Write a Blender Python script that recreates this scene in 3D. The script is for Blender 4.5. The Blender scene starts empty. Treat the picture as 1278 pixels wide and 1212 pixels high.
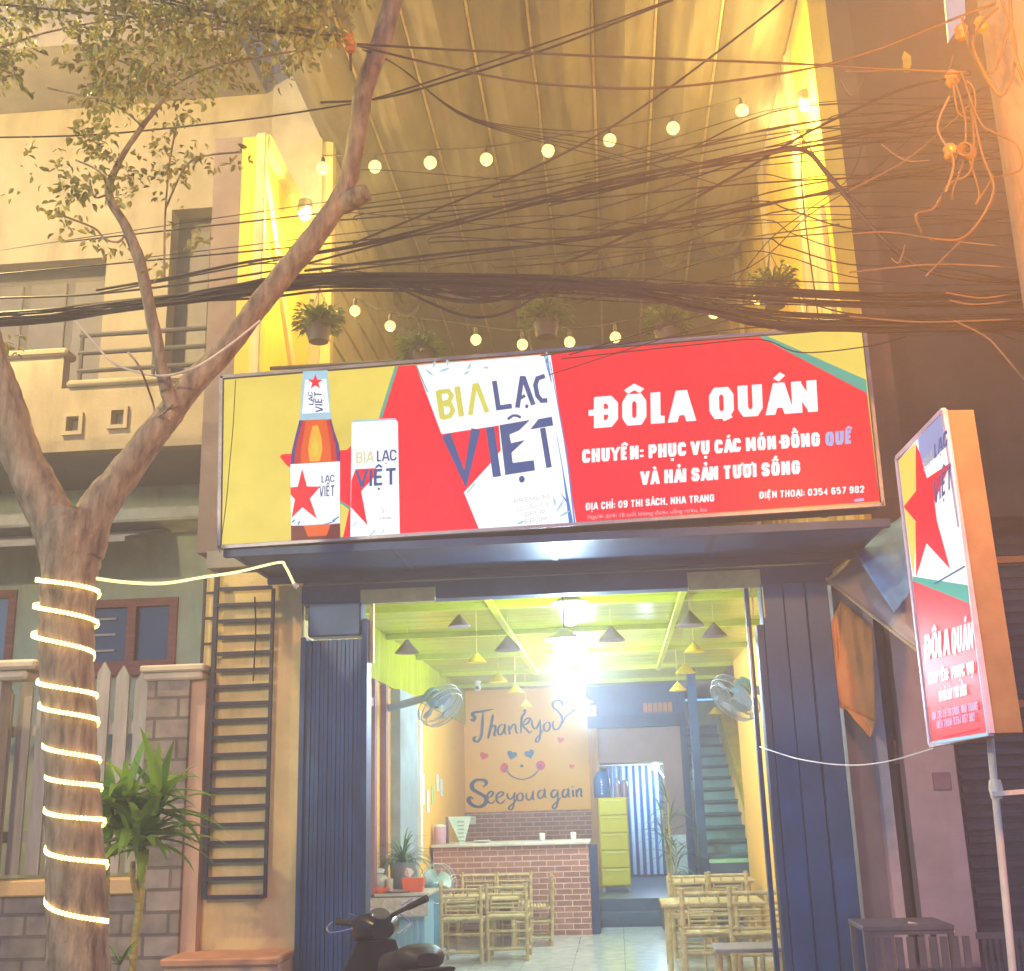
import bpy, math, random, unicodedata
from mathutils import Vector as V, Matrix
R = random.Random(7)
S = bpy.context.scene
SUN_EL, SKY_STR, EXPOSURE, HAZE = 11.0, 0.15, 1.5, 0.024
LAMP_R, LAMP_L, LAMP_F, LANT = 260, 640, 740, 56
C = S.collection
rad = math.radians
PI = math.pi

# ------------------------------------------------------------------ camera
FPX, CX, CY, WPX, HPX = 1434.0, 639.0, 606.0, 1278.0, 1212.0
EYE = V((0, 0, 1.55))
_d = V((131, 390, FPX)).normalized()
_u = V((490 - CX, -4600 - CY, FPX)).normalized()
_u = (_u - _d * _u.dot(_d)).normalized()
_x = _d.cross(_u) * -1
if _x.x < 0: _x = -_x
AX = (_x, _d, _u)                       # world axes in picture space (right, down, forward)
def ray(px, py):
    c = V((px - CX, py - CY, FPX)).normalized()
    return V((AX[0].dot(c), AX[1].dot(c), AX[2].dot(c)))
def at(px, py, Y=None, X=None, Z=None):
    """the point of the plane Y=, X= or Z= seen at a photo pixel"""
    r = ray(px, py)
    t = (Y - EYE.y) / r.y if Y is not None else (X - EYE.x) / r.x if X is not None else (Z - EYE.z) / r.z
    return EYE + r * t
cam = bpy.data.objects.new('camera', bpy.data.cameras.new('camera'))
C.objects.link(cam)
right = V((AX[0].x, AX[1].x, AX[2].x)); down = V((AX[0].y, AX[1].y, AX[2].y)); fwd = V((AX[0].z, AX[1].z, AX[2].z))
m = Matrix((right, -down, -fwd)).transposed().to_4x4()
m.translation = EYE
cam.matrix_world = m
cam.data.sensor_fit = 'HORIZONTAL'
cam.data.sensor_width = 36
cam.data.lens = 36 * FPX / WPX
cam.data.clip_start = 0.05
cam.data.clip_end = 500
S.camera = cam

# ------------------------------------------------------------------ night sky, exposure
w = bpy.data.worlds.new("World"); S.world = w
w.use_nodes = True
nt = w.node_tree
bg = nt.nodes['Background']
sky = nt.nodes.new('ShaderNodeTexSky')
sky.sky_type = 'NISHITA'
sky.sun_disc = False
sky.sun_elevation = rad(SUN_EL)
sky.sun_rotation = rad(200)
sky.air_density = 1.0; sky.dust_density = 0.0; sky.ozone_density = 9.0
nt.links.new(sky.outputs[0], bg.inputs[0])
bg.inputs[1].default_value = SKY_STR
S.view_settings.view_transform = 'Standard'
S.view_settings.look = 'None'
S.view_settings.gamma = 1
S.view_settings.exposure = EXPOSURE
S.cycles.use_denoising = True
S.cycles.max_bounces = 8
S.cycles.diffuse_bounces = 3
S.cycles.glossy_bounces = 3
S.cycles.transmission_bounces = 4
S.cycles.volume_bounces = 0
S.cycles.transparent_max_bounces = 8
S.cycles.sample_clamp_indirect = 6
S.cycles.caustics_reflective = False
S.cycles.caustics_refractive = False

# ------------------------------------------------------------------ materials
MATS = {}; ORG = {}
def rgb(r, g, b):
    f = lambda c: (c / 255 / 12.92) if c <= 10 else ((c / 255 + .055) / 1.055) ** 2.4
    return (f(r), f(g), f(b), 1)
def mat(name, col, rough=.6, metal=0., var=.18, scale=5., bump=.15, bscale=40., stain=0., stretch=(1, 1, 1), spec=.4):
    if name in MATS: return MATS[name]
    m = bpy.data.materials.new(name); m.use_nodes = True
    n = m.node_tree.nodes; l = m.node_tree.links
    p = n['Principled BSDF']
    p.inputs['Roughness'].default_value = rough; p.inputs['Metallic'].default_value = metal
    p.inputs['Specular IOR Level'].default_value = spec
    tc = n.new('ShaderNodeTexCoord'); mp = n.new('ShaderNodeMapping'); mp.inputs['Scale'].default_value = stretch
    l.new(tc.outputs['Object'], mp.inputs[0])
    nz = n.new('ShaderNodeTexNoise'); nz.inputs['Scale'].default_value = scale; nz.inputs['Detail'].default_value = 6; nz.inputs['Roughness'].default_value = .65
    l.new(mp.outputs[0], nz.inputs[0])
    cr = n.new('ShaderNodeValToRGB')
    cr.color_ramp.elements[0].position = .3; cr.color_ramp.elements[1].position = .72
    a = [max(0, c * (1 - var * 1.3)) for c in col[:3]]; b = [min(1, c * (1 + var)) for c in col[:3]]
    cr.color_ramp.elements[0].color = (*a, 1); cr.color_ramp.elements[1].color = (*b, 1)
    l.new(nz.outputs['Fac'], cr.inputs[0])
    out = cr.outputs[0]
    if stain:
        n2 = n.new('ShaderNodeTexNoise'); n2.inputs['Scale'].default_value = 1.3; n2.inputs['Detail'].default_value = 8; n2.inputs['Roughness'].default_value = .7
        mp2 = n.new('ShaderNodeMapping'); mp2.inputs['Scale'].default_value = (2.2, 2.2, .5); l.new(tc.outputs['Object'], mp2.inputs[0]); l.new(mp2.outputs[0], n2.inputs[0])
        c2 = n.new('ShaderNodeValToRGB'); c2.color_ramp.elements[0].position = .48; c2.color_ramp.elements[1].position = .7
        l.new(n2.outputs['Fac'], c2.inputs[0])
        mu = n.new('ShaderNodeMath'); mu.operation = 'MULTIPLY'; mu.inputs[1].default_value = stain; l.new(c2.outputs[0], mu.inputs[0])
        mx = n.new('ShaderNodeMixRGB'); mx.inputs[2].default_value = (col[0] * .35, col[1] * .32, col[2] * .3, 1)
        l.new(mu.outputs[0], mx.inputs[0]); l.new(out, mx.inputs[1]); out = mx.outputs[0]
    l.new(out, p.inputs['Base Color'])
    if bump:
        n3 = n.new('ShaderNodeTexNoise'); n3.inputs['Scale'].default_value = bscale; n3.inputs['Detail'].default_value = 5; l.new(mp.outputs[0], n3.inputs[0])
        bp = n.new('ShaderNodeBump'); bp.inputs['Strength'].default_value = bump; bp.inputs['Distance'].default_value = .02
        l.new(n3.outputs['Fac'], bp.inputs['Height']); l.new(bp.outputs[0], p.inputs['Normal'])
    MATS[name] = m
    return m
def glow(name, col, strength, sample=True):
    if name in MATS: return MATS[name]
    m = bpy.data.materials.new(name); m.use_nodes = True
    n = m.node_tree.nodes; l = m.node_tree.links
    p = n['Principled BSDF']
    p.inputs['Base Color'].default_value = (*[c * .06 for c in col[:3]], 1)
    p.inputs['Roughness'].default_value = .35; p.inputs['Specular IOR Level'].default_value = .12
    p.inputs['Emission Color'].default_value = col
    if name.endswith('_film'):                      # printed film is never quite even: faded and dusty patches
        tc = n.new('ShaderNodeTexCoord'); nz = n.new('ShaderNodeTexNoise'); nz.inputs['Scale'].default_value = 2.4; nz.inputs['Detail'].default_value = 9; nz.inputs['Roughness'].default_value = .68
        l.new(tc.outputs['Object'], nz.inputs[0])
        cr = n.new('ShaderNodeValToRGB'); cr.color_ramp.elements[0].position = .3; cr.color_ramp.elements[1].position = .62
        cr.color_ramp.elements[0].color = (*[c * .78 for c in col[:3]], 1); cr.color_ramp.elements[1].color = (*col[:3], 1)
        l.new(nz.outputs['Fac'], cr.inputs[0]); l.new(cr.outputs[0], p.inputs['Emission Color'])
    p.inputs['Emission Strength'].default_value = strength * 2 ** -EXPOSURE
    if not sample: m.cycles.emission_sampling = 'NONE'
    MATS[name] = m
    return m
def brick(name, c1, c2, mortar, scale, bw=.5, rh=.25, msize=.02, off=.5, plane='XZ', rough=.7, bump=.5, nvar=.3):
    if name in MATS: return MATS[name]
    m = bpy.data.materials.new(name); m.use_nodes = True
    n = m.node_tree.nodes; l = m.node_tree.links; p = n['Principled BSDF']; p.inputs['Roughness'].default_value = rough
    tc = n.new('ShaderNodeTexCoord'); sp = n.new('ShaderNodeSeparateXYZ'); cb = n.new('ShaderNodeCombineXYZ')
    l.new(tc.outputs['Object'], sp.inputs[0])
    l.new(sp.outputs[plane[0]], cb.inputs[0]); l.new(sp.outputs[plane[1]], cb.inputs[1])
    b = n.new('ShaderNodeTexBrick'); b.offset = off
    b.inputs['Color1'].default_value = c1; b.inputs['Color2'].default_value = c2; b.inputs['Mortar'].default_value = mortar
    b.inputs['Scale'].default_value = scale; b.inputs['Brick Width'].default_value = bw; b.inputs['Row Height'].default_value = rh; b.inputs['Mortar Size'].default_value = msize
    l.new(cb.outputs[0], b.inputs[0])
    nz = n.new('ShaderNodeTexNoise'); nz.inputs['Scale'].default_value = 9; nz.inputs['Detail'].default_value = 6; l.new(tc.outputs['Object'], nz.inputs[0])
    mx = n.new('ShaderNodeMixRGB'); mx.blend_type = 'OVERLAY'; mx.inputs[0].default_value = nvar
    l.new(b.outputs[0], mx.inputs[1]); l.new(nz.outputs['Fac'], mx.inputs[2]); l.new(mx.outputs[0], p.inputs['Base Color'])
    bp = n.new('ShaderNodeBump'); bp.inputs['Strength'].default_value = bump; bp.inputs['Distance'].default_value = .01; bp.invert = True
    l.new(b.outputs['Fac'], bp.inputs['Height']); l.new(bp.outputs[0], p.inputs['Normal'])
    MATS[name] = m
    return m
def leafmat(name, c1, c2, rough=.45, trans=.25):
    if name in MATS: return MATS[name]
    m = bpy.data.materials.new(name); m.use_nodes = True
    n = m.node_tree.nodes; l = m.node_tree.links; p = n['Principled BSDF']; p.inputs['Roughness'].default_value = rough
    g = n.new('ShaderNodeNewGeometry'); cr = n.new('ShaderNodeValToRGB')
    cr.color_ramp.elements[0].color = c1; cr.color_ramp.elements[1].color = c2
    l.new(g.outputs['Random Per Island'], cr.inputs[0]); l.new(cr.outputs[0], p.inputs['Base Color'])
    tr = n.new('ShaderNodeBsdfTranslucent'); l.new(cr.outputs[0], tr.inputs[0])
    ms = n.new('ShaderNodeMixShader'); ms.inputs[0].default_value = trans
    l.new(p.outputs[0], ms.inputs[1]); l.new(tr.outputs[0], ms.inputs[2]); l.new(ms.outputs[0], n['Material Output'].inputs[0])
    MATS[name] = m
    return m
def stripes(name, ca, cb_, period, axis='X', duty=.5):
    if name in MATS: return MATS[name]
    m = bpy.data.materials.new(name); m.use_nodes = True
    n = m.node_tree.nodes; l = m.node_tree.links; p = n['Principled BSDF']; p.inputs['Roughness'].default_value = .6
    tc = n.new('ShaderNodeTexCoord'); sp = n.new('ShaderNodeSeparateXYZ'); l.new(tc.outputs['Object'], sp.inputs[0])
    a = n.new('ShaderNodeMath'); a.operation = 'DIVIDE'; a.inputs[1].default_value = period; l.new(sp.outputs[axis], a.inputs[0])
    b = n.new('ShaderNodeMath'); b.operation = 'FRACT'; l.new(a.outputs[0], b.inputs[0])
    c = n.new('ShaderNodeMath'); c.operation = 'GREATER_THAN'; c.inputs[1].default_value = duty; l.new(b.outputs[0], c.inputs[0])
    mx = n.new('ShaderNodeMixRGB'); mx.inputs[1].default_value = ca; mx.inputs[2].default_value = cb_
    l.new(c.outputs[0], mx.inputs[0]); l.new(mx.outputs[0], p.inputs['Base Color'])
    MATS[name] = m
    return m
def glassmat(name, col, rough=.08):
    if name in MATS: return MATS[name]
    m = bpy.data.materials.new(name); m.use_nodes = True
    p = m.node_tree.nodes['Principled BSDF']
    p.inputs['Base Color'].default_value = col; p.inputs['Roughness'].default_value = rough; p.inputs['Specular IOR Level'].default_value = .8
    MATS[name] = m
    return m

# ------------------------------------------------------------------ mesh builder
class MB:
    def __init__(s): s.v = []; s.f = []
    def add(s, vs, fs):
        k = len(s.v); s.v += [V(p) for p in vs]; s.f += [[i + k for i in f] for f in fs]; return s
    def box(s, x0, x1, y0, y1, z0, z1, bev=0):
        if bev:
            b = min(bev, (x1 - x0) * .45, (y1 - y0) * .45, (z1 - z0) * .45)
            vs = []
            for dx, dy, dz in ((b, b, 0), (b, 0, b), (0, b, b)):
                for x in (x0 + dx, x1 - dx):
                    for y in (y0 + dy, y1 - dy):
                        for z in (z0 + dz, z1 - dz): vs.append((x, y, z))
            i = lambda g, x, y, z: g * 8 + x * 4 + y * 2 + z
            fs = []
            for z in (0, 1): fs.append([i(0, 0, 0, z), i(0, 1, 0, z), i(0, 1, 1, z), i(0, 0, 1, z)])
            for y in (0, 1): fs.append([i(1, 0, y, 0), i(1, 1, y, 0), i(1, 1, y, 1), i(1, 0, y, 1)])
            for x in (0, 1): fs.append([i(2, x, 0, 0), i(2, x, 1, 0), i(2, x, 1, 1), i(2, x, 0, 1)])
            for y in (0, 1):
                for z in (0, 1): fs.append([i(0, 0, y, z), i(0, 1, y, z), i(1, 1, y, z), i(1, 0, y, z)])
            for x in (0, 1):
                for z in (0, 1): fs.append([i(0, x, 0, z), i(0, x, 1, z), i(2, x, 1, z), i(2, x, 0, z)])
            for x in (0, 1):
                for y in (0, 1): fs.append([i(1, x, y, 0), i(1, x, y, 1), i(2, x, y, 1), i(2, x, y, 0)])
            for x in (0, 1):
                for y in (0, 1):
                    for z in (0, 1): fs.append([i(0, x, y, z), i(1, x, y, z), i(2, x, y, z)])
            return s.add(vs, fs)
        vs = [(x, y, z) for x in (x0, x1) for y in (y0, y1) for z in (z0, z1)]
        return s.add(vs, [[0, 1, 3, 2], [4, 6, 7, 5], [0, 4, 5, 1], [2, 3, 7, 6], [0, 2, 6, 4], [1, 5, 7, 3]])
    def bar(s, p0, p1, w, h, up=(0, 0, 1)):
        p0 = V(p0); p1 = V(p1); d = (p1 - p0).normalized(); up = V(up)
        if abs(d.dot(up)) > .98: up = V((0, 1, 0))
        a = d.cross(up).normalized() * (w / 2); b = a.cross(d).normalized() * (h / 2)
        vs = [p + i * a + j * b for p in (p0, p1) for i, j in ((-1, -1), (1, -1), (1, 1), (-1, 1))]
        return s.add(vs, [[3, 2, 1, 0], [4, 5, 6, 7]] + [[k, (k + 1) % 4, 4 + (k + 1) % 4, 4 + k] for k in range(4)])
    def tube(s, pts, r, seg=8, cap=True, closed=False):
        pts = [V(p) for p in pts]; n = len(pts)
        rs = r if isinstance(r, (list, tuple)) else [r] * n
        prev = None; rings = []
        for i, p in enumerate(pts):
            a = pts[(i - 1) % n] if closed else pts[max(0, i - 1)]; b = pts[(i + 1) % n] if closed else pts[min(n - 1, i + 1)]
            d = (b - a)
            d = d.normalized() if d.length > 1e-9 else V((0, 0, 1))
            if prev is None:
                q = V((0, 0, 1)) if abs(d.z) < .9 else V((1, 0, 0))
                prev = d.cross(q).normalized()
            prev = (prev - d * prev.dot(d))
            prev = prev.normalized() if prev.length > 1e-6 else d.orthogonal().normalized()
            o = d.cross(prev)
            rings.append([p + (prev * math.cos(2 * PI * k / seg) + o * math.sin(2 * PI * k / seg)) * rs[i] for k in range(seg)])
        vs = [q for rg in rings for q in rg]
        fs = [[i * seg + k, i * seg + (k + 1) % seg, ((i + 1) % n) * seg + (k + 1) % seg, ((i + 1) % n) * seg + k] for i in range(n if closed else n - 1) for k in range(seg)]
        if cap and not closed: fs += [list(range(seg))[::-1], list(range((n - 1) * seg, n * seg))]
        return s.add(vs, fs)
    def lathe(s, prof, c=(0, 0, 0), seg=20, axis=(0, 0, 1)):
        c = V(c); ax = V(axis).normalized(); q = ax.orthogonal().normalized(); o = ax.cross(q)
        vs = []; fs = []
        for r, h in prof:
            for k in range(seg):
                vs.append(c + ax * h + (q * math.cos(2 * PI * k / seg) + o * math.sin(2 * PI * k / seg)) * max(r, 1e-4))
        for i in range(len(prof) - 1):
            for k in range(seg): fs.append([i * seg + k, i * seg + (k + 1) % seg, (i + 1) * seg + (k + 1) % seg, (i + 1) * seg + k])
        fs.append(list(range(seg))[::-1]); fs.append([(len(prof) - 1) * seg + k for k in range(seg)])
        return s.add(vs, fs)
    def ball(s, c, r, seg=16, rings=10, sc=(1, 1, 1)):
        c = V(c); vs = [c + V((0, 0, -r * sc[2]))]; fs = []
        for i in range(1, rings):
            a = -PI / 2 + PI * i / rings
            for k in range(seg):
                b = 2 * PI * k / seg
                vs.append(c + V((r * math.cos(a) * math.cos(b) * sc[0], r * math.cos(a) * math.sin(b) * sc[1], r * math.sin(a) * sc[2])))
        vs.append(c + V((0, 0, r * sc[2])))
        for k in range(seg): fs.append([0, 1 + (k + 1) % seg, 1 + k])
        for i in range(rings - 2):
            for k in range(seg): fs.append([1 + i * seg + k, 1 + i * seg + (k + 1) % seg, 1 + (i + 1) * seg + (k + 1) % seg, 1 + (i + 1) * seg + k])
        t = len(vs) - 1; b = 1 + (rings - 2) * seg
        for k in range(seg): fs.append([t, b + k, b + (k + 1) % seg])
        return s.add(vs, fs)
    def prism(s, pts, ext):
        pts = [V(p) for p in pts]; ext = V(ext); n = len(pts)
        return s.add(pts + [p + ext for p in pts], [list(range(n)), list(range(2 * n - 1, n - 1, -1))] + [[i, i + n, (i + 1) % n + n, (i + 1) % n] for i in range(n)])
    def quad(s, a, b, c, d): return s.add([a, b, c, d], [[0, 1, 2, 3]])
    def leaf(s, p, d, up, L, W, droop=.2):
        """a folded, pointed leaf of six faces"""
        p = V(p); d = V(d).normalized(); sd = d.cross(V(up))
        sd = sd.normalized() if sd.length > 1e-5 else d.orthogonal().normalized()
        n = sd.cross(d)
        a = p; m1 = p + d * L * .35 - n * L * droop * .1; m2 = p + d * L * .7 - n * L * droop * .45; e = p + d * L * .97 - n * L * droop
        f = n * W * .25
        vs = [a, m1, m2, e, m1 + sd * W * .5 + f, m2 + sd * W * .4 + f, m1 - sd * W * .5 + f, m2 - sd * W * .4 + f]
        return s.add(vs, [[0, 4, 1], [0, 1, 6], [1, 4, 5, 2], [1, 2, 7, 6], [2, 5, 3], [2, 3, 7]])
    def build(s, name, material, parent=None, smooth=True, angle=38, origin=None):
        me = bpy.data.meshes.new(name)
        o = bpy.data.objects.new(name, me); C.objects.link(o)
        off = V((0, 0, 0))
        if parent is None and origin is not None: off = V(origin)
        me.from_pydata([tuple(v - off) for v in s.v], [], s.f)
        o.location = off
        me.materials.append(material)
        if smooth:
            me.shade_smooth(); me.set_sharp_from_angle(angle=rad(angle))
        me.validate(); me.update()
        if parent is not None:
            o.parent = parent
            o.matrix_parent_inverse = Matrix.Translation(-ORG.get(parent.name, V((0, 0, 0))))
        else: ORG[o.name] = off
        return o
def fixn(o):
    import bmesh
    b = bmesh.new(); b.from_mesh(o.data); bmesh.ops.recalc_face_normals(b, faces=b.faces); b.to_mesh(o.data); b.free()
def tag(o, label, cat, group=None, kind=None):
    if label: o['label'] = label
    if cat: o['category'] = cat
    if group: o['group'] = group
    if kind: o['kind'] = kind
    return o
def thing(name, label, cat, loc=(0, 0, 0), group=None):
    """an Empty at the thing's base; parts given in world coordinates are parented so that they stay put"""
    o = bpy.data.objects.new(name, None); C.objects.link(o)
    o.empty_display_size = .1
    o.location = loc; ORG[o.name] = V(loc)
    return tag(o, label, cat, group)
def kids(o): return [c for c in bpy.data.objects if c.parent == o]
def copy_tree(root, loc, rz=0, label=None, group=None, sc=None):
    def cp(o, par):
        c = o.copy(); C.objects.link(c)
        if par: c.parent = par; c.matrix_parent_inverse = o.matrix_parent_inverse
        for ch in kids(o): cp(ch, c)
        return c
    c = cp(root, None); c.location = loc; c.rotation_euler = (0, 0, rz)
    if sc: c.scale = (sc, sc, sc)
    if label: c['label'] = label
    if group: c['group'] = group
    return c
def light(name, loc, col, power, r=.05, parent=None, spot=None, aim=None):
    L = bpy.data.lights.new(name, 'SPOT' if spot else 'POINT')
    L.color = col; L.energy = power; L.shadow_soft_size = r
    if spot: L.spot_size = rad(spot); L.spot_blend = .6
    o = bpy.data.objects.new(name, L); C.objects.link(o); o.location = loc
    if aim: o.rotation_euler = (V(aim) - V(loc)).to_track_quat('-Z', 'Y').to_euler()
    if parent:
        o.parent = parent; o.matrix_parent_inverse = Matrix.Translation(-ORG[parent.name])
    return o
def spline(pts, n=8, closed=False):
    pts = [V(p) for p in pts]; out = []; N = len(pts)
    for i in range(N if closed else N - 1):
        g = (lambda k: pts[k % N]) if closed else (lambda k: pts[min(max(k, 0), N - 1)])
        a, b, c, d = g(i - 1), g(i), g(i + 1), g(i + 2)
        for k in range(n):
            t = k / n
            out.append(.5 * (2 * b + (c - a) * t + (2 * a - 5 * b + 4 * c - d) * t * t + (3 * b - a - 3 * c + d) * t ** 3))
    if not closed: out.append(pts[-1])
    return out

# ------------------------------------------------------------------ ground
street = MB().box(-24, 24, -20, 24, -.35, -.15).build('street', mat('asphalt', (.05, .05, .052, 1), .85, var=.3, scale=30, bump=.4, bscale=150))
street['kind'] = 'structure'
pv = MB().box(-12, 12, 4.2, 8.28, -.146, -.02).build('pavement', brick('paving', (.25, .22, .19, 1), (.2, .18, .16, 1), (.1, .09, .08, 1), 3, plane='XY', off=0, bw=.5, rh=.5))
pv['kind'] = 'structure'

# ------------------------------------------------------------------ shop building (setting)
YF = 8.3                                   # front of the house
XL, XR = -2.3, 1.6                         # inner faces of the dining room
YB = 18.0                                  # painted back wall
CZ = 3.23                                  # ceiling
yellow = mat('yellow_plaster', (.80, .62, .27, 1), .75, var=.14, scale=3, bump=.2, bscale=60, stain=.4)
inner = mat('apricot_plaster', (.92, .50, .09, 1), .7, var=.06, scale=2, bump=.08, bscale=60)
steel = mat('blue_grey_steel', (.022, .085, .22, 1), .42, metal=.25, var=.3, scale=3, bump=.08, bscale=30, stain=.4)
steel2 = mat('dark_steel', (.025, .065, .16, 1), .45, metal=.3, var=.3, scale=4, bump=.05)
lime = mat('lime_panel', (.48, .55, .015, 1), .22, var=.25, scale=1.2, bump=.05, stretch=(.6, 9, 1), spec=.6)
limew = mat('lime_paint', (.46, .52, .01, 1), .5, var=.15, scale=3)
white = mat('white_paint', (.75, .75, .72, 1), .5, var=.05)
shop = thing('shop_house', 'narrow yellow beer restaurant with an open lit front and blue grey folding shutters', 'building', (-.4, YF, 0))
floor = MB().box(XL - .1, XR + .1, YF - .02, 15.3, -.3, 0).build('floor', brick('floor_tile', (.52, .58, .62, 1), (.44, .51, .56, 1), (.26, .32, .36, 1), 1.6, bw=.8, rh=.8, msize=.008, off=0, plane='XY', rough=.18, bump=.1, nvar=.75))
floor['kind'] = 'structure'
# front wall: yellow pier with the iron ladder, right pier, head above the opening
MB().box(-3.02, -2.26, YF, 10.2, -.1, 3.26).box(-2.26, -2.2, YF + .12, YF + .3, 2.9, 3.26).build('front_wall', yellow, shop)
MB().box(XR + .02, 1.8, YF + .1, YF + .35, -.1, 3.26).build('front_wall', mat('grey_pink_plaster', (.20, .17, .18, 1), .8, var=.15, stain=.3), shop)
MB().box(XR, XR + .12, YF + .351, 15.299, 0, CZ + .05).build('side_wall', inner, shop)
MB().box(XL - .12, XL, 10.2, YB, 0, 2.72).build('side_wall', inner, shop)
MB().box(XL - .12, XL + .03, 8.62, YB, 2.72, CZ).build('frieze', lime, shop)
MB().box(1.95, 2.07, 15.3, 21.7, 0, CZ + .08).box(XR + .121, 1.95, 15.3, 15.42, 0, CZ + .05).build('side_wall', inner, shop)
# the dining room's ceiling of lime strip panels on cross battens, the slab above it
c = MB()
y = 8.62
while y < YB - .05:
    c.box(XL + .03, XR, y, min(y + .385, YB), CZ, CZ + .05, .006); y += .39
c.build('ceiling', lime, shop)
cb_ = MB()
for y in (9.9, 11.6, 13.4, 15.3, 17.0): cb_.box(XL + .04, XR, y, y + .09, CZ - .05, CZ - .001)
cb_.build('ceiling_batten', limew, shop)
# services run lengthwise on the ceiling
for x in (-.98, .62):
    MB().box(x - .025, x + .025, 8.8, 15.2, CZ - .09, CZ - .052).build('cable_channel', limew, shop)
MB().box(-3.02, 1.98, YF + .05, 22, CZ + .09, CZ + .22).build('floor_slab', mat('slab_concrete', (.3, .28, .26, 1), .85), shop)
# steel head beam and box of the roller at the front
zb = 3.0
MB().box(-2.26, 1.62, YF - .02, YF + .14, zb, zb + .14, .008).build('head_beam', steel2, shop)
MB().box(-2.26, 1.62, YF + .02, YF + .16, zb + .142, CZ + .09, .004).build('head_panel', steel, shop)
# canopy soffit under the sign: sheets between flat bars
sf = MB()
for i in range(4):
    x0 = -2.5 + i * 1.07
    sf.box(x0 + .008, x0 + 1.062, 7.28, YF - .03, 3.2, 3.215)
sf.build('soffit', steel, shop)
sb = MB()
for i in range(5): sb.box(-2.508 + i * 1.07, -2.472 + i * 1.07, 7.275, YF - .095, 3.192, 3.199)
sb.box(-2.5, 1.8, 7.22, 7.27, 3.15, 3.2).box(-2.5, 1.8, YF - .09, YF - .04, 3.15, 3.199)
sb.build('soffit_frame', steel2, shop)
slot = mat('slot_light_and_strip', (.75, .68, .32, 1), .5)  # slots: light coming through the gaps is shown by a pale colour
for (xa, xb, y0, y1) in ((450, 543, 740, 750), (858, 950, 718, 733)):
    a = at(xa, y0, Y=YF - .04); b = at(xb, y1, Y=YF - .04)
    MB().box(a.x, b.x, YF - .045, YF - .022, min(a.z, b.z), max(a.z, b.z) + .02).build('slot_light_panel', slot, shop)
# folding steel shutters, pleated, stacked to both sides; a flat box over the first
def pleats(x0, x1, z0, z1, n, y):
    mb = MB(); pts = []
    for i in range(n + 1):
        x = x0 + (x1 - x0) * i / n
        pts.append((x, y + (.05 if i % 2 else 0)))
    for i in range(n):
        (xa, ya), (xb, yb) = pts[i], pts[i + 1]
        q = .12
        mb.box(min(xa, xb) + .003, max(xa, xb) - .003, min(ya, yb) - .01 * (i % 2), max(ya, yb) + .02, z0, z1)
    return mb
sh = pleats(-2.22, -1.79, .03, 2.72, 14, YF - .06).build('folding_shutter', steel, shop)
MB().box(-2.235, -2.2, YF - .1, YF + .06, 0, 2.74).box(-1.785, -1.745, YF - .1, YF + .06, 0, 2.86).build('shutter_post', steel2, sh)
MB().box(-2.19, -1.8, YF - .08, YF + .1, 2.745, 2.995, .01).build('shutter_box', steel, shop)
MB().box(-1.742, -1.715, YF - .03, YF + .02, 2.55, 2.99).build('lock_strip', slot, shop)
sh = MB()
for i in range(3):
    x0 = 1.09 + i * .157
    sh.box(x0 + .002, x0 + .155, YF - .09 + .02 * (i % 2), YF + .1, .02, zb - .005, .006)
sh = sh.build('folding_shutter', steel, shop)
MB().box(1.045, 1.087, YF - .1, YF + .06, 0, 2.7).build('shutter_post', steel2, sh)
MB().box(.985, 1.015, YF - .02, YF + .05, 0, zb - .004).build('door_jamb', steel2, sh)
MB().box(.988, .996, YF - .028, YF - .021, 2.2, 2.7).build('lock_strip', slot, sh)
MB().box(1.03, 1.043, YF - .035, YF - .02, 2.78, 2.98).box(1.10, 1.108, YF - .1, YF - .09, 2.75, 2.97).build('lock_strip', slot, sh)
# left side wall's window bays between posts
for (xa, xb, colr, nm) in ((466, 474, inner, 'window_bay'),):
    pass
wf = MB()
for y in (9.2, 10.9, 11.45): wf.box(XL + .001, XL + .06, y, y + .12, 0, 2.71)
wf.box(XL + .002, XL + .05, 9.33, 10.89, 2.45, 2.53)
wf.build('window_frame', mat('plum_paint', (.25, .13, .18, 1), .5), shop)
MB().box(XL - .1, XL, 8.62, 10.2, 0, 2.71).build('side_wall', inner, shop)
MB().box(XL + .002, XL + .1, 12.0, 13.1, 0, 2.71).build('column', mat('grey_blue_paint', (.30, .38, .46, 1), .5), shop)
MB().box(XL + .002, XL + .06, 13.5, 13.66, .9, 2.6).build('trim_strip', white, shop)
# back wall: painted panel, brick wainscot, open frame beside it
mxl, mxr = at(579, 900, Y=YB).x, at(733, 900, Y=YB).x
mural_wall = MB().box(XL - .1, mxr, YB, YB + .15, 1.4, CZ).build('back_wall', mat('orange_mural_paint', (.95, .52, .09, 1), .65, var=.05, scale=2, bump=.05), shop)
red_brick = brick('red_brick', (.40, .17, .13, 1), (.28, .11, .09, 1), (.62, .50, .42, 1), 4.6, bw=.9, rh=.3, msize=.025)
MB().box(XL - .1, mxr, YB - .06, YB - .003, 0, 1.4).build('wainscot', red_brick, shop)
lav = mat('lavender_plaster', (.42, .32, .36, 1), .75, var=.1)
a, b = at(737, 905, Y=YB), at(856, 958, Y=YB)
tc_ = mat('timber_frame', (.55, .30, .12, 1), .55, var=.3, stretch=(4, 4, .5))
MB().box(mxr + .002, mxr + .15, YB - .14, YB + .12, .3, CZ - .3).build('door_post', tc_, shop)
MB().box(mxr + .152, 1.02, YB, YB + .14, b.z + .1, a.z - .06).build('lintel_wall', lav, shop)
MB().box(mxr + .002, 1.0, YB - .16, YB - .003, a.z - .06, a.z + .12).build('back_beam', steel2, shop)
MB().box(mxr + .002, 1.0, YB + .02, YB + .1, a.z + .121, CZ).build('back_panel', steel, shop)
vt = MB()
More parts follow.
